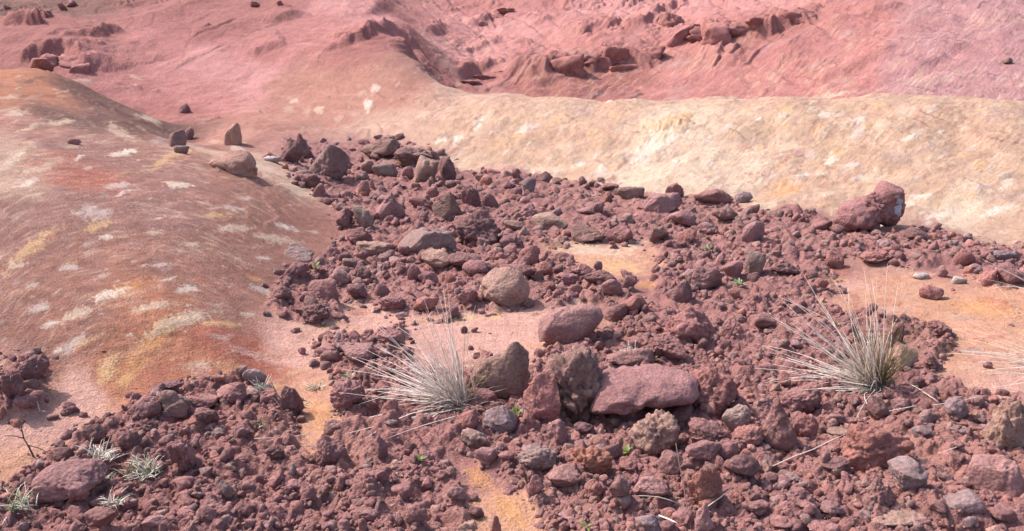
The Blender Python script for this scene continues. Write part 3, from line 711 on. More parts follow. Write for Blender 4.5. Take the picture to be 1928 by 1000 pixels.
def rock_shape(seed, style, sd, aspect=(1, 1, 1)):
    """verts of a rock inside a unit box (centred in plan, base at 0)"""
    r_ = np.random.RandomState(seed)
    D, Fc = ICO[sd]
    n_ = {'x': 9, 's': 12, 'a': 11, 'p': 16, 'f': 12, 'c': 9, 'k': 14}[style]
    sharp = {'x': 26, 's': 7, 'a': 22, 'p': 9, 'f': 16, 'c': 20, 'k': 9}[style]
    nn = r_.normal(size=(n_, 3)); nn /= np.linalg.norm(nn, axis=1)[:, None]
    hh = r_.uniform(.62, 1.0, n_)
    if style == 'f':
        nn[0] = (r_.normal(0, .08), r_.normal(0, .08), 1); hh[0] = .45; nn[1] = (r_.normal(0, .1), r_.normal(0, .1), -1); hh[1] = .45
    if style == 'x':
        for i, b_ in enumerate(((1,0,0),(-1,0,0),(0,1,0),(0,-1,0.1),(0,0,1),(0,0,-1))):
            nn[i] = np.array(b_) + r_.normal(0, .3, 3); hh[i] = r_.uniform(.48, .78)
        hh[6:] = r_.uniform(.78, 1, 3)
    if style == 'c':
        for i in range(5):
            a = i * math.tau / 5 + r_.uniform(-.4, .4); nn[i] = (math.cos(a) * .85, math.sin(a) * .85, .52); hh[i] = r_.uniform(.38, .5)
    nn /= np.linalg.norm(nn, axis=1)[:, None]
    dt = np.maximum(D @ nn.T, 0) / hh
    r = 1 / np.maximum(((dt ** sharp).sum(1)) ** (1 / sharp), .62)
    P = D * r[:, None] * np.array(aspect)
    o = r_.uniform(-50, 50, 3)
    q = P + o
    am = {'x': (.26, .17), 's': (.18, .065), 'a': (.24, .075), 'p': (.28, .15), 'f': (.26, .07), 'c': (.22, .075), 'k': (.32, .22)}[style]
    d = am[0] * fbm3(q * 1.5, 3, seed % 17) + am[1] * fbm3(q * 4.4, 4, seed % 13, .6)
    if style in 'pk':
        bil = 1 - np.abs(fbm3(q * 3.4, 3, 5)) * 2.2
        d -= .10 * np.clip(bil, 0, 1) ** 2
        npit = 110 if sd >= 4 else 45
        fp = r_.normal(size=(npit, 3)); fp /= np.linalg.norm(fp, axis=1)[:, None]
        dd = (np.arccos(np.clip(D @ fp.T, -1, 1)) / r_.uniform(.05, .17, npit)[None]).min(1)
        d -= .075 * np.clip(1 - dd, 0, 1)
        if sd >= 4: d += .03 * fbm3(q * 14, 2, 9)
    else:
        # a chipped hollow or two and cracks
        for i in range(3):
            fp = r_.normal(size=3); fp /= np.linalg.norm(fp)
            dd = np.arccos(np.clip(D @ fp, -1, 1)); d -= r_.uniform(.03, .10) * sstep(0, 1, 1 - dd / r_.uniform(.35, .6))
        cr = np.abs(fbm3(q * 2.2, 3, 3)); d -= .045 * np.clip(1 - cr / .06, 0, 1)
        if sd >= 4: d += .012 * fbm3(q * 16, 2, 9)
    P = P + D * d[:, None]
    return chip(P, r_, {'x': 5, 'a': 9, 'f': 9, 'c': 8, 's': 6, 'p': 3, 'k': 2}[style], .7 if style in 'afcx' else .5), Fc

def mesh_from(name, P, Fc, mat):
    me = bpy.data.meshes.new(name)
    me.vertices.add(len(P)); me.vertices.foreach_set('co', P.astype(np.float32).ravel())
    me.loops.add(len(Fc) * 3); me.loops.foreach_set('vertex_index', Fc.ravel())
    me.polygons.add(len(Fc)); me.polygons.foreach_set('loop_start', np.arange(0, len(Fc) * 3, 3, dtype=np.int32))
    me.polygons.foreach_set('loop_total', np.full(len(Fc), 3, np.int32))
    me.update(calc_edges=True); me.polygons.foreach_set('use_smooth', np.ones(len(Fc), bool))
    me.materials.append(mat)
    return me

RC = {'m': (168, 119, 115), 'd': (148, 107, 104), 'r': (176, 120, 112), 'g': (166, 135, 127), 't': (186, 147, 131), 'k': (172, 127, 122), 'v': (166, 138, 137), 'o': (184, 123, 105), 'e': (198, 152, 134), 'w': (202, 182, 174), 'b': (158, 121, 112)}
RN = {'m': 'maroon', 'd': 'dark brown-red', 'r': 'rust red', 'g': 'grey-brown', 't': 'tan', 'k': 'dusty pink', 'v': 'purplish grey', 'o': 'orange-red', 'e': 'pale tan', 'w': 'whitish', 'b': 'dark brown'}
SN = {'s': 'smooth rounded', 'a': 'angular', 'p': 'rough porous', 'f': 'flat', 'c': 'pointed', 'k': 'knobbly'}
# ROCKS-BEGIN
ROCKS = [
 # far end of the debris
 (519,262,571,308,'a','d','dark angular boulder at the far tip of the debris beside the mound','the dark boulder at the debris tip'),
 (555,250,593,302,'c','d','tall pointed dark boulder tucked behind the first boulder at the debris tip'),
 (581,272,659,344,'a','g','big boulder with a pale tan left face near the far tip of the debris','the big pale-faced boulder'),
 (678,253,758,302,'p','b','brown rubbly hump forming the highest far edge of the debris','the brown rubbly hump'),
 (679,301,706,328,'s','b'),(700,304,750,334,'s','g','rounded grey-brown boulder in front of the brown rubbly hump'),
 (740,276,815,313,'p','b'),(780,292,826,344,'a','t','upright tan slab with a smooth vertical face on the far debris','the upright tan slab'),(826,295,860,344,'k','d'),
 (567,326,605,357,'p','d'),(587,345,615,370,'s','m'),
 (701,362,763,417,'c','k','pyramid-shaped smooth brown boulder with a vertical crack','the cracked pyramid boulder'),
 (696,326,705,357,'a','t'),(674,339,697,367,'a','m'),(813,360,870,417,'c','b','tall rusty brown boulder left of the big dark scoria boulder','the tall rusty brown boulder'),
 (867,349,906,388,'p','d'),(906,362,938,391,'s','d'),
 (852,391,945,466,'k','d','big dark scoria boulder with a black underside in the middle of the debris','the big dark scoria boulder'),
 (663,386,704,432,'p','g','rounded grey pitted boulder left of the cracked pyramid boulder'),(632,391,665,432,'p','d'),
 (652,428,704,464,'p','d'),(748,427,860,474,'f','g','long grey slab with white spots overhanging dark hollows','the long spotted slab'),
 (670,453,743,482,'f','t','low pale tan slab below the long spotted slab','the low pale slab'),
 (528,456,592,492,'s','g','smooth brown boulder half sunk in the foot of the clay mound','the boulder sunk in the mound foot'),
 (613,462,641,490,'p','m'),(636,474,662,495,'s','d'),(769,370,815,396,'p','r'),(802,349,827,375,'s','m'),(756,313,779,336,'s','m'),
 (532,492,581,528,'p','d','dark pitted rock with a grey top beside the small bright green sprout'),(511,536,555,567,'p','d'),
 (579,523,639,570,'s','m','smooth dark maroon boulder at the mound edge of the debris','the smooth maroon boulder by the mound'),
 (555,571,620,614,'p','d','rough dark boulder at the lower corner of the debris above the sandy strip','the rough corner boulder'),
 (626,587,649,601,'s','m'),(624,505,662,539,'a','k'),(659,492,701,531,'k','d'),(652,534,693,567,'p','d'),(704,534,736,560,'s','m'),
 (792,466,857,515,'a','t','large pale tan boulder leaning on a dark slab','the pale leaning boulder'),
 (841,476,906,510,'f','d','dark shaded slab right of the pale leaning boulder','the dark shaded slab'),(870,489,919,518,'s','m'),
 (900,502,998,580,'a','t','big tan boulder with an orange stained top at the front of the main debris','the big orange-topped boulder'),
 (711,554,766,591,'p','m'),(776,557,826,591,'p','r'),(787,510,826,539,'p','m'),(862,541,901,575,'k','m'),(766,497,795,528,'s','m'),
 (706,617,763,645,'f','m','maroon wedge rock lying on the sandy strip above the grass','the maroon wedge on the sand'),
 (641,644,706,688,'s','k','smooth rounded purple-brown boulder left of the long pale grass','the smooth boulder beside the grass'),
 (592,650,640,680,'p','m'),(560,653,576,669,'s','m'),(867,614,882,629,'p','d'),(887,616,901,627,'s','m'),
 (843,576,864,601,'a','d'),(765,481,783,497,'a','m'),(786,469,807,497,'a','m'),(750,463,774,487,'a','m'),
 (983,334,1010,365,'a','v','small blue-grey pointed rock standing up near the far edge of debris','the blue-grey pointed rock'),
 (963,317,979,340,'p','d'),(1010,322,1041,343,'p','d'),(1088,331,1106,351,'p','b'),(1108,338,1124,352,'p','d'),
 (1131,344,1166,362,'a','m','dark boxy rock at the far edge of the debris below the cream bank','the boxy edge rock'),
 (1161,351,1214,373,'f','b'),(1208,362,1286,400,'f','k','large pale flat-topped slab near the far edge of the debris','the pale flat-topped slab'),
 (1252,344,1288,374,'s','m','round dark rock perched behind the pale flat-topped slab'),
 (1304,355,1382,388,'s','m','broad rounded maroon boulder against the cream bank','the broad boulder under the bank'),
 (1383,360,1418,383,'s','v','smooth light grey stone at the foot of the cream bank'),
 (1340,383,1390,422,'k','b','dark lichen-crusted rock below the broad boulder under the bank','the lichen-crusted rock'),
 (1257,395,1312,430,'s','k'),(1084,387,1132,407,'s','k'),(1038,391,1062,408,'a','g'),(1000,399,1070,430,'a','t'),
 (1075,418,1138,461,'a','b','big cracked brown boulder above the cream sand patch','the brown boulder above the cream patch'),
 (1135,422,1192,461,'s','m','smooth maroon lump above the cream sand patch'),
 (949,414,989,438,'s','t'),(974,383,1015,409,'p','m'),(975,461,1018,500,'s','r','upright smooth rusty rock right of the big dark scoria boulder','the upright rusty rock'),
 (940,439,989,469,'k','d'),(950,496,1010,526,'f','d','dark flat slab tilted behind the big orange-topped boulder'),(1010,492,1041,521,'a','r'),
 (1083,496,1119,521,'a','m'),(1096,508,1161,539,'f','d','dark slab tilted towards the cream sand patch','the dark tilted slab'),
 (1132,525,1174,560,'s','m'),(1171,518,1200,547,'p','m'),(1042,511,1093,538,'p','m'),
 (1252,526,1304,575,'a','d','dark overhanging boulder beside the orange sand gap','the dark overhanging boulder'),
 (1301,500,1361,550,'s','k'),(1358,490,1400,526,'s','m'),(1222,427,1260,459,'a','b'),(1275,430,1312,456,'s','r'),(1395,415,1440,455,'s','k'),(1312,418,1352,444,'s','k'),
 (1571,340,1707,447,'k','m','huge two-lobed maroon boulder with a white patch standing alone by the bank','the huge two-lobed boulder'),
 (1694,426,1749,452,'f','d','low dark rock in the shadow of the huge two-lobed boulder'),
 (1460,384,1508,407,'f','m'),(1400,384,1431,404,'s','m'),(1403,420,1438,440,'p','m'),(1523,412,1568,435,'s','m'),
 (1400,473,1443,524,'s','g','tall smooth grey-brown rock standing right of the broad red rubble','the tall smooth grey rock'),
 (1450,494,1506,519,'p','d'),(1534,523,1562,547,'s','r','rust rock at the edge of the pink sand flat'),(1554,471,1590,508,'p','r'),
 (1792,468,1837,505,'s','r','large smooth rust boulder at the far side of the orange sand flat','the rust boulder by the sand flat'),
 (1867,471,1917,491,'s','v'),(1820,496,1851,516,'a','v'),(1845,508,1879,541,'a','r'),(1876,493,1928,540,'a','m'),(1903,505,1935,538,'s','k'),
 (1718,513,1750,527,'f','w','left one of two chalk-white stones on the sand flat','the left white stone'),(1791,519,1821,536,'f','w','right one of two chalk-white stones on the sand flat'),
 (1761,499,1786,524,'a','k'),(1730,536,1778,566,'f','r','flat reddish stone lying on the orange sand flat','the flat stone on the orange sand'),(1777,452,1806,464,'s','v'),
 (1618,471,1683,503,'p','r'),(1579,450,1604,466,'s','m'),
 # middle and foreground boulders
 (882,643,999,757,'c','b','craggy dark brown boulder with a pointed peak right behind the grass','the craggy peaked boulder'),
 (1013,572,1137,648,'f','k','long pale weathered slab with a rusty flank resting on sand','the long weathered slab'),
 (1137,571,1186,608,'s','d'),
 (1029,644,1139,810,'k','b','tall dark brown porous boulder in the very centre of the foreground','the tall porous boulder'),
 (985,698,1056,803,'a','r','brown wedge-shaped rock leaning against the tall porous boulder'),
 (1108,684,1318,812,'s','m','biggest smooth oblong boulder, right of the tall porous boulder','the smooth oblong boulder'),
 (1285,690,1392,780,'p','r','reddish rough end block adjoining the smooth oblong boulder'),
 (1182,770,1281,860,'p','t','tan ball-shaped boulder in front of the smooth oblong boulder','the tan ball-shaped boulder'),
 (1263,761,1305,806,'s','m'),(1296,785,1368,839,'p','m','pitted maroon boulder right of the tan ball-shaped boulder','the pitted maroon boulder'),
 (907,763,975,824,'a','v','purplish grey smooth-faced rock below the craggy peaked boulder','the purplish smooth-faced rock'),
 (860,770,900,815,'a','r'),(882,729,937,763,'s','m'),(867,805,918,850,'p','g'),(892,842,936,882,'s','k'),(937,848,969,869,'s','m'),
 (1029,788,1072,833,'p','k'),(1080,794,1119,821,'s','d'),(1139,655,1233,695,'s','k','flat-topped pale rock with dry grass behind it','the pale rock with dry grass'),
 (1215,630,1292,686,'p','m'),(1249,576,1365,655,'p','r','large rounded red-brown boulder above the smooth oblong boulder','the large rounded red boulder'),
 (1166,554,1220,594,'s','r'),(1072,838,1155,902,'k','o','crumbly orange-red porous rock left of a small green seedling','the crumbly orange rock'),
 (1128,833,1173,866,'s','d'),(1157,859,1202,891,'s','r'),(1028,873,1101,935,'a','k','boxy pinkish block with a dark right face in the foreground','the boxy pinkish block'),
 (991,893,1024,935,'a','m'),(972,834,1050,896,'p','g'),(1096,908,1137,940,'p','r'),(1146,893,1190,956,'a','k'),(1190,896,1260,948,'s','k','broad worn grey-pink rock in the bottom centre','the worn grey-pink rock'),
 (1195,968,1252,1012,'s','v','light grey cut-off boulder at the bottom edge'),(892,841,938,880,'s','k'),(841,915,878,950,'p','k'),(878,927,901,945,'s','d'),(882,953,912,980,'p','d'),
 (1050,963,1104,987,'f','k'),(860,978,900,1010,'p','t'),(922,970,944,1010,'c','r'),(826,885,842,908,'s','d'),
 (1431,745,1503,853,'c','m','tall jagged maroon crag with a sharp top in the right foreground','the tall jagged crag'),
 (1463,725,1550,780,'p','m','rounded maroon scoria rock behind the tall jagged crag'),(1410,748,1465,800,'c','k'),(1359,760,1416,810,'s','g'),
 (1344,828,1391,871,'a','m'),(1287,828,1359,880,'s','k','smooth pinkish cone-topped rock above the orange crumbling block'),(1240,846,1296,896,'s','m'),(1380,800,1440,845,'p','r'),(1436,815,1475,850,'p','m'),
 (1492,776,1542,828,'p','r'),(1632,745,1681,792,'s','d','dark rounded nose of rock in front of the right grass tuft','the dark nose rock'),(1677,749,1712,781,'a','k'),
 (1578,795,1722,880,'p','r','massive broad red porous boulder in the right foreground','the massive red boulder'),
 (1546,860,1600,896,'a','d'),(1553,803,1607,826,'f','t','flat cream-coloured stone beside the massive red boulder'),(1553,778,1596,806,'p','k'),
 (1663,648,1729,700,'a','t','pale wedge-shaped rock behind the right grass tuft','the pale wedge rock'),(1732,661,1770,701,'k','d'),
 (1738,602,1793,637,'p','m'),(1658,605,1703,650,'p','d'),(1850,680,1870,695,'s','m'),
 (1420,590,1463,621,'a','m'),(1358,598,1386,640,'s','m'),
 (1293,877,1363,956,'k','o','orange-red crumbling block with deep pits in the foreground','the orange crumbling block'),
 (1361,855,1436,918,'s','d','smooth dark rounded rock right of the orange crumbling block','the smooth dark rock'),
 (1472,888,1513,915,'a','g','small neat block-shaped grey stone'),(1433,888,1468,912,'s','d'),
 (1670,858,1750,933,'a','v','slate-grey angular rock below the massive red boulder','the slate-grey rock'),(1622,897,1686,950,'p','k','pink porous rock left of the slate-grey rock'),
 (1775,747,1825,793,'p','v','light grey rock under a fallen straw','the light grey rock'),(1729,771,1768,800,'a','g'),(1715,801,1756,824,'s','v'),(1786,799,1829,820,'s','v','low oval purplish stone in front of the light grey rock'),
 (1847,752,1945,850,'p','t','large pale crusted outcrop block cut by the right edge','the pale outcrop block'),(1775,920,1857,974,'s','v','broad purplish grey stone near the bottom right corner','the broad purplish stone'),
 (1629,954,1747,1000,'f','t','long pale stone along the bottom edge','the long pale bottom stone'),(1820,855,1940,935,'f','k','broad pinkish slab in the lower right corner','the broad pink slab'),(1718,868,1765,888,'s','m'),
 (1308,945,1347,1010,'c','k','upright pointed pale stone at the bottom edge','the pointed bottom stone'),(1265,955,1308,988,'s','m'),(1811,972,1842,998,'s','v'),(1862,945,1915,985,'s','m'),
 (1400,940,1450,975,'p','m'),(1490,935,1540,968,'p','m'),(1540,940,1592,975,'p','k'),(1450,968,1500,1000,'a','m'),(1520,975,1580,1010,'p','m'),
 # lower left
 (0,700,47,757,'p','d','dark rock mass cut by the left edge','the rock mass at the left edge'),(32,671,94,730,'p','d','rough dark rock on top of the small left heap','the rough rock of the left heap'),(22,741,72,780,'p','m'),
 (113,755,151,784,'p','d','small dark lump alone on the pale sand slope','the lone dark lump'),(88,780,112,793,'s','d'),
 (241,743,306,798,'s','m','smooth egg-shaped maroon boulder at the lower foot of the orange slope','the egg-shaped boulder'),
 (297,734,360,788,'s','b','brown boulder with an orange stain right of the egg-shaped boulder','the orange-stained boulder'),
 (286,715,347,744,'p','d'),(349,741,414,773,'s','m','low flat-backed maroon rock beside the orange-stained boulder'),(364,766,414,807,'k','d'),(407,719,465,762,'s','m'),
 (456,694,504,730,'s','v','grey-capped rock with dry grass growing from it','the grey-capped rock'),
 (58,863,202,945,'s','k','large low smooth pinkish slab boulder in the lower left','the large low left boulder'),
 (158,953,220,1012,'s','m','smooth dark boulder at the bottom left edge','the smooth bottom boulder'),(263,969,317,1010,'a','k'),(313,824,374,905,'k','m','lumpy dark maroon rock right of the pale grass clump','the lumpy maroon rock'),
 (155,798,202,842,'p','d'),(220,809,270,849,'p','d'),(97,841,144,870,'a','d'),(248,787,310,816,'p','d'),(324,896,374,928,'s','m'),(414,841,443,874,'s','m'),
 (410,903,440,942,'a','g','thin upright slab stone in the lower left rubble'),(90,917,128,964,'p','d'),(128,915,170,955,'p','r'),
 (594,816,663,880,'p','m','round-backed maroon boulder beside the orange sand gap','the round-backed boulder'),(609,789,655,811,'f','k'),
 (526,726,572,784,'p','d','dark rock with a pale grass tuft in front','the rock behind the pale tuft'),(540,901,580,928,'s','m'),(544,872,558,899,'a','v'),(504,885,544,920,'p','m'),(656,946,724,982,'f','k','flat dusty slab near the bottom left of centre','the flat dusty slab'),
 (497,838,537,870,'p','d'),(706,816,731,870,'a','k'),(792,895,814,928,'a','m'),(634,978,660,1008,'s','k'),(673,975,692,1010,'a','r'),(620,712,688,777,'k','m','rubbly maroon lump left of the long pale grass','the rubbly lump by the grass'),
 (735,905,780,940,'s','m'),(760,945,806,985,'p','m'),(440,940,480,975,'p','m'),(370,950,410,985,'p','m'),(440,800,480,830,'p','d'),(700,885,735,915,'p','m'),
 # gully and far slopes
 (318,243,352,276,'s','b','brown round boulder lodged in the gully behind the mound','the brown gully boulder'),(346,240,366,264,'s','m'),(326,274,357,290,'s','g'),
 (337,194,360,214,'s','m','small reddish boulder on the pink slope above the gully'),(126,260,153,273,'s','r','small lone brown rock on the back of the mound'),
 (392,280,486,330,'s','e','large smooth tan knob of clay rock at the back of the mound','the smooth tan knob'),(422,231,456,276,'a','e','narrow upright tan pinnacle behind the smooth tan knob','the tan pinnacle'),
 (496,293,530,306,'f','w','small white flat stone beside the dark boulder at the debris tip'),
 (1886,108,1907,123,'p','b','small dark rock alone on the upper right pink slope'),
 (108,4,128,20,'p','r'),(124,0,146,14,'p','r'),(6,8,20,18,'p','r','small reddish rock in the top left corner'),(80,24,95,33,'p','r'),(470,2,490,14,'p','r'),(520,0,534,11,'p','r'),
]
# ROCKS-END
def fit_rock(u0, v0, u1, v1, style, col, seed, lab=None):
    """a rock standing on the land whose outline covers the given picture box"""
    wpx, hpx = u1 - u0, v1 - v0
    SINK = .06 if (u0, v0) in ((1108, 684), (1571, 340)) else .45 if v0 == 280 else .34 if (u0, v0) == (422, 231) else (.27 if style in 'spkc' else .22)
    big = max(wpx, hpx)
    sd = 5 if big >= 54 else (4 if big >= 34 or style == 'x' else 3)
    r_ = np.random.RandomState(seed + 900)
    uc, vc = (u0 + u1) / 2, (v0 + v1) / 2
    G = hit([uc], [min(v1 - .05 * hpx, 1030)], hq)[0]
    _, _, f = project(G)
    Wd = wpx * f / FPX; ph = PITCH + math.atan((vc - 500) / FPX)
    Dp = Wd * {'f': .75, 'c': .7}.get(style, .8) * r_.uniform(.9, 1.05)
    if hpx > 1.3 * wpx: Dp = Wd * .95
    Dp = min(Dp, 1.6 * hpx * f / FPX)
    Hh = (hpx * f / FPX - .5 * Dp * math.sin(ph)) / math.cos(ph)
    Hh = max(Hh, .38 * hpx * f / FPX, .22 * Wd) * 1.15
    if (u0, v0) == (1571, 340): P, Fc = two_lobed(seed)
    elif (u0, v0) == (1108, 684): P, Fc = oblong(seed)
    elif (u0, v0) == (882, 643): P, Fc = craggy(seed)
    elif (u0, v0) == (1013, 572): P, Fc = slab_hero(seed)
    elif (u0, v0) == (1029, 644): P, Fc = porous_hero(seed)
    else:
        P, Fc = rock_shape(seed, style, sd)
        a = r_.uniform(0, math.tau) if style != 'x' else r_.uniform(-.4, .4); c, s = math.cos(a), math.sin(a)
        P = P @ np.array([[c, -s, 0], [s, c, 0], [0, 0, 1]]).T
        tl = r_.normal(0, .12); P = P @ np.array([[math.cos(tl), 0, math.sin(tl)], [0, 1, 0], [-math.sin(tl), 0, math.cos(tl)]]).T
    lo, hi = P.min(0), P.max(0)
    P = (P - (lo + hi) / 2) / (hi - lo)
    X = G[0]; Yc = G[1] + .40 * Dp
    X *= Yc / G[1]
    for it in range(4):
        zg = float(hq(X, Yc)[0])
        zg = min(zg, float(hq(X * G[1] / Yc, G[1])[0]) + .25 * Hh)
        loc = np.array([X, Yc, zg + Hh * (.5 - SINK)])
        A_ = P * np.array([Wd, Dp, Hh]) + loc
        uu, vv, ff = project(A_)
        sc = wpx / (uu.max() - uu.min()); Wd *= sc
        X += (uc - (uu.max() + uu.min()) / 2) * f / FPX
        e = (vv.min() - v0) * f / FPX / math.cos(ph)
        Hh = np.clip(Hh + e * .9, .16 * Wd, 2.6 * max(Wd, .02))
    zg = float(hq(X, Yc)[0]); zg = min(zg, float(hq(X * G[1] / Yc, G[1])[0]) + .25 * Hh)
    return P * np.array([Wd, Dp, Hh]), Fc, (X, Yc, zg + Hh * (.5 - SINK))

def join_lobes(seed, lobes, sd=5, style='k', amp=1.0):
    """one closed boulder from several overlapping lobes: outermost of the lobe surfaces seen from the core"""
    r_ = np.random.RandomState(seed)
    D, Fc = ICO[sd]
    R = np.zeros(len(D)) + .12
    for cx, cy, cz_, rx, ry, rz, pw in lobes:
        c = np.array([cx, cy, cz_]); s = np.array([rx, ry, rz])
        d = D / s; o = -c / s
        A2 = (d * d).sum(1); B2 = (d * o).sum(1); C2 = (o * o).sum() - 1
        disc = B2 * B2 - A2 * C2
        t = np.where(disc > 0, (-B2 + np.sqrt(np.maximum(disc, 0))) / A2, 0)
        R = np.maximum(R, t)
    for _ in range(2):     # soften the creases a little
        acc = np.zeros(len(D)); cnt = np.zeros(len(D))
        for i, j in ((0, 1), (1, 2), (2, 0)):
            np.add.at(acc, Fc[:, i], R[Fc[:, j]]); np.add.at(cnt, Fc[:, i], 1)
        R = .4 * R + .6 * acc / cnt
    P = D * R[:, None]
    o = r_.uniform(-50, 50, 3); q = P + o
    d = .16 * fbm3(q * 1.8, 3, 3) + .07 * fbm3(q * 5, 3, 7)
    if style == 'k':
        d -= .09 * np.clip(1 - np.abs(fbm3(q * 3.8, 3, 5)) * 2.2, 0, 1) ** 2; d += .035 * fbm3(q * 14, 2, 9)
    else: d = d * .95 + .014 * fbm3(q * 14, 2, 9)
    return chip(P + D * (d * amp)[:, None], r_, {'s': 5, 'f': 14}.get(style, 1), .7), Fc
def two_lobed(seed): return join_lobes(seed, [(-.40, 0, -.22, .62, .6, .42, 1), (.05, 0, -.08, .62, .55, .44, 1), (.46, 0, .45, .36, .45, .48, 1), (.58, 0, -.02, .34, .42, .55, 1), (-.05, -.1, -.42, .34, .3, .30, 1)], amp=.9)
def oblong(seed): return join_lobes(seed, [(-.66, -.05, -.14, .42, .5, .58, 1), (-.2, 0, .10, .62, .5, .44, 1), (.45, .05, .16, .58, .5, .40, 1), (.85, .0, .18, .30, .4, .34, 1)], style='s', amp=.9)
def craggy(seed): return join_lobes(seed, [(-.25, 0, -.1, .72, .5, .46, 1), (.55, 0, .35, .28, .38, .66, 1), (.25, 0, -.15, .62, .5, .62, 1), (-.7, 0, .05, .3, .35, .3, 1)], style='s', amp=1.1)
def porous_hero(seed): return join_lobes(seed, [(-.15, 0, .35, .55, .5, .55, 1), (.25, 0, .45, .45, .45, .45, 1), (0, 0, -.2, .6, .55, .7, 1), (.3, -.1, -.1, .35, .4, .5, 1), (-.4, 0, -.4, .45, .5, .5, 1)], style='k', amp=1.5)
def slab_hero(seed): return join_lobes(seed, [(-.78, 0, .0, .36, .3, .12, 1), (-.3, 0, .02, .56, .4, .2, 1), (.3, 0, .05, .55, .5, .32, 1), (.62, 0, .1, .4, .4, .36, 1)], style='f', amp=.8)

def darker(c, k): return tuple(x * k for x in c)
rr_ = np.random.RandomState(11)
RO = []     # records of single rocks
def add_rock(e, seed):
    u0, v0, u1, v1, st, co = e[:6]
    P, Fc, loc = fit_rock(u0, v0, u1, v1, st, co, seed)
    me = mesh_from('rock', P, Fc, M_ROCK)
    nm = 'boulder' if max(u1 - u0, v1 - v0) >= 50 else 'rock'
    o = bpy.data.objects.new(nm, me); COL.objects.link(o); o.location = loc
    c = np.array(alb(RC[co])) * rr_.uniform(.9, 1.1) * np.array([rr_.uniform(.97, 1.03), 1, rr_.uniform(.96, 1.04)])
    o.color = (*c, 1)
    o['category'] = 'rock'
    RO.append(dict(o=o, c=((u0 + u1) / 2, (v0 + v1) / 2), s=(u1 - u0, v1 - v0), st=st, co=co, lab=e[6] if len(e) > 6 else None, ref=e[7] if len(e) > 7 else None, loc=loc, r=float(np.abs(P).max())))
    return o
for i, e in enumerate(ROCKS): add_rock(e, 100 + i * 7)

# smaller rocks one can still pick apart, filling the debris up to 300 singles
ctr = np.array([r['c'] for r in RO]); siz = np.array([max(r['s']) for r in RO])
rz = np.random.RandomState(5); tries = 0
while len(RO) < 298 and tries < 6000:
    tries += 1
    u, v = rz.uniform(0, 1928), rz.uniform(300, 985)
    G = hit([u], [v], hq)[0]
    if look(GM, np.array([G[0]]), np.array([G[1]]))[0] < .8: continue
    sz = np.interp(v, [300, 500, 700, 1000], [17, 22, 27, 32]) * rz.uniform(.85, 1.2)
    dd = np.hypot(ctr[:, 0] - u, (ctr[:, 1] - v) * 1.3)
    if (dd < siz * .5 + sz * .75).any(): continue
    h_ = sz * rz.uniform(.65, .95)
    e = (u - sz / 2, v - h_, u + sz / 2, v, 'ppsaspk'[rz.randint(7)], 'mmmdrgkb'[rz.randint(8)])
    add_rock(e, 5000 + tries)
    ctr = np.vstack([ctr, RO[-1]['c']]); siz = np.append(siz, sz)

# the chalky patch on the big boulder's flank: a crust on its surface
bo = next(r for r in RO if r['lab'] and r['lab'].startswith('huge two-lobed'))['o']
bv = np.array([v.co[:] for v in bo.data.vertices]); bn = np.array([v.normal[:] for v in bo.data.vertices])
pu, pv, _ = project(bv + np.array(bo.location))
r_l = np.hypot((pu - 1691) / 10, (pv - 388) / 23) + .35 * fbm3(bv * 22, 3, 4)
sel = (r_l < 1) & (bn @ np.array([0, -1, 0.1]) > .0)
fcs = np.array([p.vertices[:] for p in bo.data.polygons]); fcs = fcs[sel[fcs].all(1)]
if len(fcs):
    ids, inv = np.unique(fcs, return_inverse=True)
    pm = mesh_from('mineral_crust', bv[ids] + bn[ids] * .004, inv.reshape(-1, 3).astype(np.int32), M_ROCK)
    po = bpy.data.objects.new('mineral_crust', pm); COL.objects.link(po); po.parent = bo; po.color = (.40, .385, .40, 1); po['label'] = 'chalky white crust patch'

# labels of the rocks that have none: by look and by their place next to a rock that stands out
REFS = [r for r in RO if r['ref']]
def side(a, b):
    dx, dy = b['c'][0] - a['c'][0], (b['c'][1] - a['c'][1]) * 1.2
    return ('right of' if dx > 0 else 'left of') if abs(dx) > abs(dy) else ('in front of' if dy > 0 else 'behind')
def gap(a, b): return math.hypot(b['c'][0] - a['c'][0], (b['c'][1] - a['c'][1]) * 1.2)
for a in REFS:
    a['rank'] = {}
    for b in sorted((x for x in RO if x is not a), key=lambda x: gap(a, x)):
        a['rank'].setdefault(side(a, b), []).append(id(b))
ORD = ['nearest', 'second nearest', 'third nearest', 'fourth nearest', 'fifth nearest', 'sixth nearest']
USED = set(r['lab'] for r in RO if r['lab'])
for r in RO:
    if r['lab']: continue
    best = None
    for a in REFS:
        if a is r: continue
        sd_ = side(a, r); k = a['rank'][sd_].index(id(r))
        cost = k * 60 + gap(a, r)
        if best is None or cost < best[0]: best = (cost, a, sd_, k)
    _, a, sd_, k = best
    lab = f"{RN[r['co']]} {SN[r['st']]} rock, {ORD[min(k, 5)]} {sd_} {a['ref']}"
    if len(lab.replace('-', ' ').split()) > 16: lab = f"{RN[r['co']]} rock, {ORD[min(k, 5)]} {sd_} {a['ref']}"
    r['lab'] = lab
for r in RO:
    r['o']['label'] = r['lab']; r['o']['group'] = 'single rocks of the debris field'

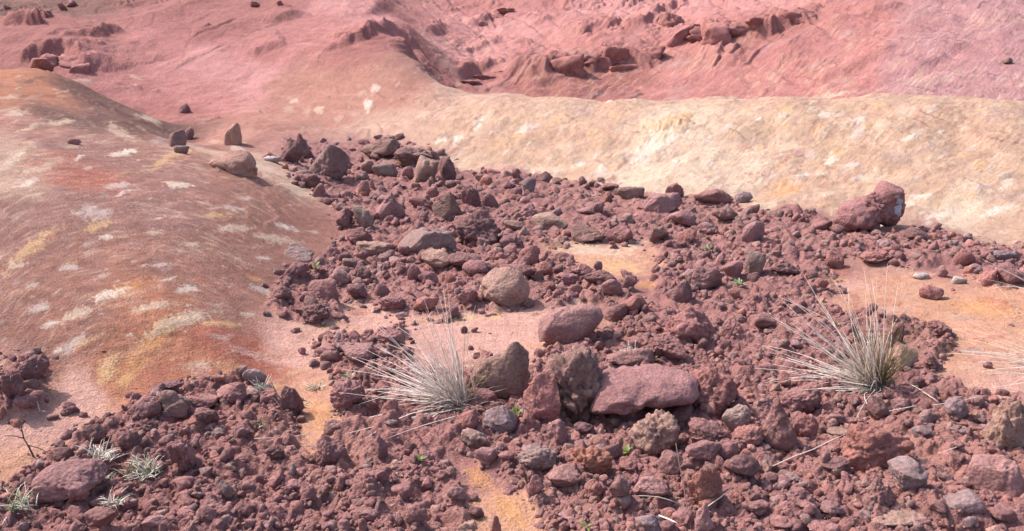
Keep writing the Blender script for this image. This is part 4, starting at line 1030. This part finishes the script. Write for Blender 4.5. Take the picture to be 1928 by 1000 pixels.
BL = {
 'lower broken red ledge in the middle of the pink hillside': [(1044,102,1092,152),(1084,100,1128,140),(1118,94,1150,142),(1140,86,1182,132),(1174,84,1214,126),(1204,84,1246,118),(1160,118,1200,140),(1232,96,1262,116)],
 'upper long broken red ledge near the top of the pink hillside': [(1270,42,1312,86),(1300,46,1346,80),(1336,40,1376,84),(1368,34,1420,72),(1408,30,1458,66),(1448,20,1498,56),(1488,14,1536,50),(1250,20,1284,54)],
 'small dark ledge above the dip where the spur meets the bank': [(868,146,900,164),(892,138,934,156),(928,128,962,142)],
 'slanting dark ledge of blocks high on the hillside above the spur': [(904,36,926,52),(920,24,948,40),(942,12,968,26)],
 'ragged red crag of blocks behind the orange top of the mound': [(42,104,74,130),(66,98,106,134),(98,100,134,142),(124,116,150,150)],
}
for lab_, bx_ in BL.items():
    tops = []
    for i, b in enumerate(bx_):
        P, Fc, loc = fit_rock(*b, 'x', 'r', 7000 + int(b[0]) * 3)
        tops.append((P, Fc, loc))
    root = bpy.data.objects.new('rock_ledge', None); COL.objects.link(root)
    root.location = tops[0][2]; root['label'] = lab_; root['category'] = 'rock ledge'; root.empty_display_size = .2
    for P, Fc, loc in tops:
        P = P * np.array([1.55, 1.7, 1.2])
        bo_ = bpy.data.objects.new('block', mesh_from('block', P, Fc, M_ROCK)); COL.objects.link(bo_); bo_.parent = root
        bo_.location = Vector(loc) - root.location + Vector((0, .30, -.06))
        bo_.color = (*(np.array(alb((186, 124, 116))) * rr_.uniform(.9, 1.1)), 1)

# loose rubble: thousands of small stones nobody could count
shapes = bpy.data.collections.new('rubble_shapes')
for k in range(18):
    P, Fc = rock_shape(9000 + k, 'afpacksfap'[k % 10], 3)
    lo, hi = P.min(0), P.max(0); P = (P - (lo + hi) / 2) / (hi - lo).max()
    o = bpy.data.objects.new('rubble_stone', mesh_from('rubble_stone', P, Fc, M_ROCK)); shapes.objects.link(o)
rb = np.random.RandomState(21)
def scatter_points(cnt, smin, smax, expo, dens=None, qlim=.78, dmin=2.0, dmax=14.5):
    """uniform over the ground as seen by area with distance-limited sizes"""
    q = rb.uniform(-qlim, qlim, cnt * 3)
    inv = rb.uniform(1 / dmax, 1 / dmin, cnt * 3); d = 1 / inv
    x = q * d
    m = look(GM, x, d)
    keep = rb.rand(len(m)) < sstep(-.030, .014, look(GD, x, d)) ** 1.5
    if dens is not None: keep |= (rb.rand(len(m)) < dens * np.where(hq(x, d) < .10, 26, 1)) & (d < 5.8)
    # clumped
    cl = fbm2(x * 1.6, d * 1.6, 3, 131)
    keep &= (rb.rand(len(m)) < np.clip(.75 + .9 * cl, .12, 1))
    keep &= rb.rand(len(m)) < np.interp(d, [3.0, 6.5], [.55, 1.0])
    x, d = x[keep][:cnt], d[keep][:cnt]
    s = (smin ** -expo + rb.rand(len(x)) * (smax ** -expo - smin ** -expo)) ** (-1 / expo)
    return x, d, s
xs, ds, ss = scatter_points(13000, 1.0, 6.0, 1.3, dens=.003)
size = ss * (.0055 + .0022 * ds)                 # seen limit: farther, only the bigger ones are worth placing
size = np.minimum(size, .17) * np.where(look(GD, xs, ds) < -.02, .42, 1)
x3, d3, s3 = scatter_points(4300, 1.0, 2.5, 1.4, qlim=.72, dmin=2.1, dmax=13.6)
z3 = np.minimum(.0088 * d3 * s3, .24)
xs, ds, size = np.concatenate([xs, x3]), np.concatenate([ds, d3]), np.concatenate([size, z3])
zs = hq(xs, ds) + size * (rb.uniform(-.3, .18, len(xs)) - 0.42 * sstep(.1, .55, fbm2(xs * .9 + 3, ds * .9, 3, 141)))
pts = np.stack([xs, ds, zs], 1)
me = bpy.data.meshes.new('rubble'); me.from_pydata(pts.tolist(), [], [])
def pa(name, typ, arr, key):
    a = me.attributes.new(name, typ, 'POINT'); a.data.foreach_set(key, np.ascontiguousarray(arr).ravel())
nP = len(pts)
pa('turn', 'FLOAT_VECTOR', rb.uniform(0, math.tau, (nP, 3)).astype(np.float32), 'vector')
pa('stretch', 'FLOAT_VECTOR', (size[:, None] * rb.uniform(.75, 1.2, (nP, 3))).astype(np.float32), 'vector')
pa('pick', 'INT', rb.randint(0, 18, nP).astype(np.int32), 'value')
keys = list('mmmmmdddrrggkbbtvo'); tint = np.array([alb(RC[k]) for k in keys])[rb.randint(0, len(keys), nP)] * rb.uniform(.72, 1.25, (nP, 1))
tint = tint * .7 + .3 * np.array(alb(RC['m']))
pa('tint', 'FLOAT_COLOR', np.concatenate([tint, np.ones((nP, 1))], 1).astype(np.float32), 'color')
rub = bpy.data.objects.new('rubble', me); COL.objects.link(rub)
rub['kind'] = 'stuff'; rub['label'] = 'loose maroon lava rubble covering the debris field'; rub['category'] = 'rubble'
ng = bpy.data.node_groups.new('rubble_spread', 'GeometryNodeTree')
ng.interface.new_socket('Geometry', in_out='INPUT', socket_type='NodeSocketGeometry')
ng.interface.new_socket('Geometry', in_out='OUTPUT', socket_type='NodeSocketGeometry')
gi = ng.nodes.new('NodeGroupInput'); go = ng.nodes.new('NodeGroupOutput')
ip = ng.nodes.new('GeometryNodeInstanceOnPoints'); ci = ng.nodes.new('GeometryNodeCollectionInfo')
ci.inputs['Collection'].default_value = shapes; ci.inputs['Separate Children'].default_value = True; ci.inputs['Reset Children'].default_value = True
ip.inputs['Pick Instance'].default_value = True
def nat(name, typ):
    nd = ng.nodes.new('GeometryNodeInputNamedAttribute'); nd.data_type = typ; nd.inputs['Name'].default_value = name
    return nd.outputs['Attribute']
e2r = ng.nodes.new('FunctionNodeEulerToRotation')
ng.links.new(nat('turn', 'FLOAT_VECTOR'), e2r.inputs[0])
ng.links.new(gi.outputs[0], ip.inputs['Points']); ng.links.new(ci.outputs[0], ip.inputs['Instance'])
ng.links.new(nat('pick', 'INT'), ip.inputs['Instance Index']); ng.links.new(e2r.outputs[0], ip.inputs['Rotation']); ng.links.new(nat('stretch', 'FLOAT_VECTOR'), ip.inputs['Scale'])
ng.links.new(ip.outputs[0], go.inputs[0])
md_ = rub.modifiers.new('spread', 'NODES'); md_.node_group = ng

# ------------------------------------------------------------------ plants
def empty(name, loc, label, cat, group=None):
    o = bpy.data.objects.new(name, None); COL.objects.link(o); o.location = loc; o.empty_display_size = .05
    o['label'] = label; o['category'] = cat
    if group: o['group'] = group
    return o
def obj(name, vs, fs, mat, parent=None, kind=None):
    me = bpy.data.meshes.new(name); me.from_pydata([tuple(v) for v in vs], [], fs); me.materials.append(mat)
    for p in me.polygons: p.use_smooth = True
    o = bpy.data.objects.new(name, me); COL.objects.link(o)
    if parent: o.parent = parent
    if kind: o['kind'] = kind
    return o
def tube(path, rad, vs, fs, n_=3):
    path = [Vector(p) for p in path]; b = len(vs); k = len(path)
    for i, p in enumerate(path):
        d = (path[min(i + 1, k - 1)] - path[max(i - 1, 0)]).normalized()
        a = d.cross(Vector((.3, .9, .2))).normalized(); c = d.cross(a)
        r = rad[i] if hasattr(rad, '__len__') else rad
        for j in range(n_):
            t_ = math.tau * j / n_; vs.append(p + (a * math.cos(t_) + c * math.sin(t_)) * r)
    for i in range(k - 1):
        for j in range(n_):
            j2 = (j + 1) % n_
            fs.append((b + i * n_ + j, b + i * n_ + j2, b + (i + 1) * n_ + j2, b + (i + 1) * n_ + j))
    fs.append(tuple(b + j for j in range(n_))[::-1]); fs.append(tuple(b + (k - 1) * n_ + j for j in range(n_)))

M_DRY = plain_mat('dry_blade', lin((234, 218, 206), .88), .6, .30, .15)
M_DRY2 = plain_mat('bleached_blade', lin((190, 166, 152), .7), .6, .35, .1)
M_GREENISH = plain_mat('olive_blade', lin((160, 140, 98), .6), .6, .35, .15)
M_PALEGR = plain_mat('straw_grass', lin((238, 228, 212), .85), .65, .35, .2)
M_GREEN = plain_mat('green_leaf', lin((158, 172, 96), .55), .55, .3, .3)
M_SAGE = plain_mat('sage_leaf', lin((178, 190, 140), .62), .6, .25, .25)
M_STRAW = plain_mat('straw', lin((226, 206, 190), .75), .6, .2)
M_TWIG = plain_mat('twig_bark', lin((120, 96, 88), .5), .8, .2)

def blade_path(rs_, base, L_, az_, el_, bend, segs=5):
    d = np.array([math.cos(el_) * math.cos(az_), math.cos(el_) * math.sin(az_), math.sin(el_)])
    p = np.array(base, float); out = [p.copy()]; kx, ky = rs_.normal(0, .13, 2); kk = rs_.randint(1, 5) if rs_.rand() < .22 else 99
    for i in range(segs):
        if i == kk: kx += rs_.normal(0, .5); ky += rs_.normal(0, .3); bend += rs_.uniform(0, .6)
        dd = d + np.array([kx, ky, 0]) * (i / segs) + np.array([0, 0, -bend * (i / segs) ** 1.5]); dd /= np.linalg.norm(dd)
        p = p + dd * L_ / segs; out.append(p.copy())
    return out

def ground_pt(u, v):
    return hit([u], [v], hq)[0]

def tussock(u, v, label, cnt_dry, cnt_olive, cnt_long, Ls, az_c, az_s, seed, el_rng=(.05, 1.35), flat=.35, cat='grass tuft'):
    G = ground_pt(u, v); t_ = empty('grass_tussock', G, label, cat, 'dry grass tussocks among the rocks')
    r_ = np.random.RandomState(seed)
    def one(vs, fs, L_, rad, fl):
        az_ = r_.normal(az_c, az_s)
        el_ = r_.uniform(*el_rng) if r_.rand() > fl else r_.uniform(.02, .35)
        b = (r_.normal(0, .028), r_.normal(0, .022), -.01)
        pth = blade_path(r_, b, L_, az_, el_, r_.uniform(0.0, .25) if r_.rand() < .7 else r_.uniform(.3, .9))
        tube(pth, [rad, rad, rad * .9, rad * .75, rad * .5, rad * .15], vs, fs)
    vs, fs = [], []
    for i in range(cnt_dry): one(vs, fs, r_.uniform(Ls[0], Ls[1]) * r_.uniform(.55, 1), r_.uniform(.0016, .0026), flat)
    obj('dry_blades', vs, fs, M_DRY, t_, 'stuff')
    vs, fs = [], []
    for i in range(cnt_dry // 2): one(vs, fs, r_.uniform(Ls[0], Ls[1]) * r_.uniform(.4, .8), r_.uniform(.0011, .0018), flat)
    obj('bleached_blades', vs, fs, M_DRY2, t_, 'stuff')
    vs, fs = [], []
    for i in range(cnt_olive):
        az_ = r_.uniform(0, math.tau); el_ = r_.uniform(.8, 1.5)
        tube(blade_path(r_, (r_.normal(0, .02), r_.normal(0, .02), -.01), r_.uniform(.3, .8) * Ls[1], az_, el_, r_.uniform(.02, .2)), [.0014, .0014, .0013, .001, .0007, .0003], vs, fs)
    obj('olive_blades', vs, fs, M_GREENISH, t_, 'stuff')
    vs, fs = [], []
    for i in range(cnt_dry):
        az_ = r_.normal(az_c, 1.3); el_ = r_.uniform(.0, .9)
        tube(blade_path(r_, (r_.normal(0, .035), r_.normal(0, .03), .0), r_.uniform(.15, .5) * Ls[1], az_, el_, r_.uniform(.2, 1.4)), [.0017, .0017, .0015, .0012, .0009, .0005], vs, fs)
    obj('dead_base_blades', vs, fs, M_DRY2, t_, 'stuff')
    for i in range(cnt_long):
        vs, fs = [], []; one(vs, fs, r_.uniform(Ls[1] * .9, Ls[1] * 1.2), r_.uniform(.0020, .0028), flat)
        obj('blade', vs, fs, M_DRY, t_)
    return t_

PI = math.pi
tussock(872, 762, 'spiky pale dry grass tussock leaning beside the craggy peaked boulder', 125, 20, 46, (.28, .50), PI * .96, .50, 1, el_rng=(.15, 1.5), flat=.28)
tussock(1652, 728, 'tall dry grass tussock with olive green base beside the pale wedge rock', 125, 150, 46, (.28, .54), PI * .95, .62, 2, el_rng=(.15, 1.55), flat=.3)
tussock(2030, 700, 'dry grass tussock cut by the right edge with blades reaching in', 70, 20, 20, (.34, .56), PI * 1.0, .45, 3, flat=.5)
tussock(1990, 560, 'few dry stalks reaching in from the right edge beside the rust rocks', 4, 0, 4, (.36, .5), PI * .98, .15, 4, el_rng=(.25, .6), flat=0)

def small_grass(u, v, label, cnt, L_, seed, green=.3, group='small pale grass tufts in the debris'):
    G = ground_pt(u, v); t_ = empty('grass_tuft', G, label, 'grass tuft', group)
    r_ = np.random.RandomState(seed)
    for nm, m, k in (('dry_blades', M_PALEGR, int(cnt * (1 - green))), ('green_blades', M_GREEN if green > .5 else M_SAGE, int(cnt * green))):
        if k < 1: continue
        vs, fs = [], []
        for i in range(k):
            tube(blade_path(r_, (r_.normal(0, L_ * .3), r_.normal(0, L_ * .22), .005), L_ * r_.uniform(.4, 1.1), r_.uniform(0, math.tau), r_.uniform(.1, 1.3), r_.uniform(.2, 1.1)), [.0022, .0024, .0021, .0017, .0012, .0005], vs, fs)
        obj(nm, vs, fs, m, t_, 'stuff')
small_grass(190, 866, 'pale withered grass tuft above the large low left boulder', 60, .085, 1, .05)
small_grass(275, 893, 'straw-coloured grass clump with green blades left of the lumpy maroon rock', 90, .095, 2, .3)
small_grass(550, 772, 'small green-tipped grass tuft in front of a dark rock near the orange gap', 40, .075, 3, .4)
small_grass(492, 738, 'straw grass growing against the grey-capped rock', 45, .085, 4, .2)
small_grass(486, 806, 'tiny green sprig in the rubble below the grey-capped rock', 16, .05, 5, .7)
small_grass(592, 735, 'thin sparse grass at the top of the orange sand gap', 22, .06, 6, .4)
small_grass(655, 714, 'tiny green grass sprig on the rubble edge of the pink sand', 18, .05, 7, .6)
small_grass(25, 960, 'green and straw grass tuft in the bottom left corner', 60, .10, 8, .4)
small_grass(218, 950, 'withered pale grass tuft right of the smooth bottom boulder', 34, .065, 9, .15)
small_grass(195, 905, 'faded dry grass sprig on the large low left boulder', 24, .06, 10, .1)
small_grass(1190, 668, 'dry straw litter tuft behind the pale rock', 60, .07, 11, .03)
small_grass(400, 815, 'few bleached grass blades below the knobbly dark rock', 14, .05, 12, .0)
small_grass(640, 778, 'tiny yellow flowering sprig on the orange sand', 8, .035, 13, .6)

def leafy(u, v, label, cnt, L_, mat, seed, lift=.0, group='small green seedlings in the debris'):
    G = ground_pt(u, v); t_ = empty('seedling', (G[0], G[1], G[2] + lift), label, 'seedling', group)
    r_ = np.random.RandomState(seed)
    for i in range(cnt):
        az_ = i * 2.4 + r_.uniform(-.3, .3); el_ = r_.uniform(.25, 1.1); l = L_ * r_.uniform(.7, 1.1); wd = l * r_.uniform(.13, .2)
        pth = blade_path(r_, (0, 0, 0), l, az_, el_, r_.uniform(.3, .9), 4)
        sx, sy = -math.sin(az_), math.cos(az_)
        vs, fs = [], []
        for j, p in enumerate(pth):
            k = (.25, .8, 1, .7, .08)[j] * wd
            vs += [p + np.array([sx * k, sy * k, k * .35]), p, p + np.array([-sx * k, -sy * k, k * .35])]
        for j in range(4):
            a = j * 3; fs += [(a, a + 1, a + 4, a + 3), (a + 1, a + 2, a + 5, a + 4)]
        obj('leaf', vs, fs, mat, t_)
leafy(1332, 472, 'pale green rosette growing in the rubble below the lichen-crusted rock', 12, .075, M_SAGE, 1, .01)
leafy(1390, 541, 'grey-green leafy cushion below the tall smooth grey rock', 16, .065, M_SAGE, 2, .01)
leafy(595, 508, 'bright yellow-green sprout at the mound edge of the debris', 12, .055, M_GREEN, 3, .01)
leafy(971, 795, 'bright green seedling squeezed between the purplish rock and the brown wedge', 10, .06, M_GREEN, 4, .03)
leafy(1180, 856, 'small light green seedling left of the tan ball-shaped boulder', 8, .045, M_GREEN, 5, .01)
leafy(790, 872, 'tiny green seedling alone in the red rubble below the grass', 8, .035, M_GREEN, 6, .01)
leafy(1103, 1000, 'green seedling at the bottom edge of the centre', 8, .035, M_GREEN, 7, .01)
leafy(1231, 684, 'tiny bright seedling beside the pale rock with dry grass', 7, .035, M_GREEN, 8, .01)
leafy(622, 932, 'tiny grey-green seedling in the lower left rubble', 7, .03, M_SAGE, 9, .005)

def stalk(pxs, label, rad=.0022, mat=None, up=.02, name='dry_stalk', cat='dry stalk'):
    pts_ = []
    for (u, v, lift) in pxs:
        G = ground_pt(u, v); pts_.append(Vector((G[0], G[1], G[2] + lift)))
    c = pts_[0].copy(); vs, fs = [], []
    path = []
    for i in range(len(pts_) - 1):
        for k in range(4): path.append(pts_[i].lerp(pts_[i + 1], k / 4))
    path.append(pts_[-1])
    rs_ = np.random.RandomState(len(label)); bw = rs_.uniform(-.06, .06); ll = (path[-1] - path[0]).length
    path = [p + Vector((0, bw, abs(bw) * .5)) * ll * 4 * (i / (len(path) - 1)) * (1 - i / (len(path) - 1)) + Vector(rs_.normal(0, .004, 3)) * ll for i, p in enumerate(path)]
    # keep one smooth line: distances in between follow the end points
    tube([p - c for p in path], [rad] * (len(path) - 1) + [rad * .4], vs, fs, 5)
    o = obj(name, vs, fs, mat or M_STRAW); o.location = c; o['label'] = label; o['category'] = cat; o['group'] = 'fallen dry stalks'
    return o
stalk([(1455,890,.03),(1600,835,.05)], 'long straw lying diagonally below the tall jagged crag')
stalk([(1640,800,.05),(1727,786,.06)], 'pale straw resting over the massive red boulder')
stalk([(1755,778,.04),(1855,765,.05)], 'straw lying across the light grey rock', .0019)
stalk([(1765,768,.03),(1700,740,.06)], 'bleached stalk between the right grass tussock and the light grey rock', .0022)
stalk([(1240,985,.03),(1275,1010,.05)], 'short pale stick at the bottom edge', .003)
stalk([(1190,948,.03),(1285,965,.03)], 'thin pale twig beside the worn grey-pink rock', .0018)
stalk([(1268,905,.16),(1300,1010,.02)], 'thin dark bare stem standing by the orange crumbling block', .002, M_TWIG)
stalk([(1330,965,.02),(1376,942,.05)], 'short straw between the pointed bottom stone and smooth dark rock', .0022)
stalk([(870,775,.05),(960,752,.06)], 'single stem bending right from the base of the spiky grass', .0015)
stalk([(1763,862,.02),(1830,843,.03)], 'thin straw on the orange patch beside the pale outcrop block', .0015)
stalk([(480,835,.02),(600,828,.03)], 'thin pale straw across the orange sand gap', .0015)
# bare twig on the left
G = ground_pt(66, 862); vs, fs = [], []
def lim(a, b, r0, r1): tube([Vector(a), Vector(a).lerp(Vector(b), .5) + Vector((0, 0, .006)), Vector(b)], [r0, (r0 + r1) / 2, r1], vs, fs, 5)
lim((0, 0, -.01), (-.045, .02, .075), .004, .003); lim((-.045, .02, .075), (-.055, .03, .135), .003, .0012); lim((-.045, .02, .075), (-.12, .02, .085), .0025, .001)
lim((-.05, .025, .1), (-.09, .03, .15), .002, .0008); lim((-.03, .012, .05), (.06, 0, .02), .003, .001)
o = obj('bare_twig', vs, fs, M_TWIG); o.location = G; o['label'] = 'bare grey forked twig standing on the sand slope'; o['category'] = 'twig'
G = ground_pt(75, 776); vs, fs = [], []
lim((0, 0, 0), (-.02, .02, .05), .0025, .001); lim((0, 0, 0), (.03, .0, -.0), .002, .001)
o = obj('bare_twig', vs, fs, M_STRAW); o.location = G; o['label'] = 'short bleached twig beside the lone dark lump'; o['category'] = 'twig'
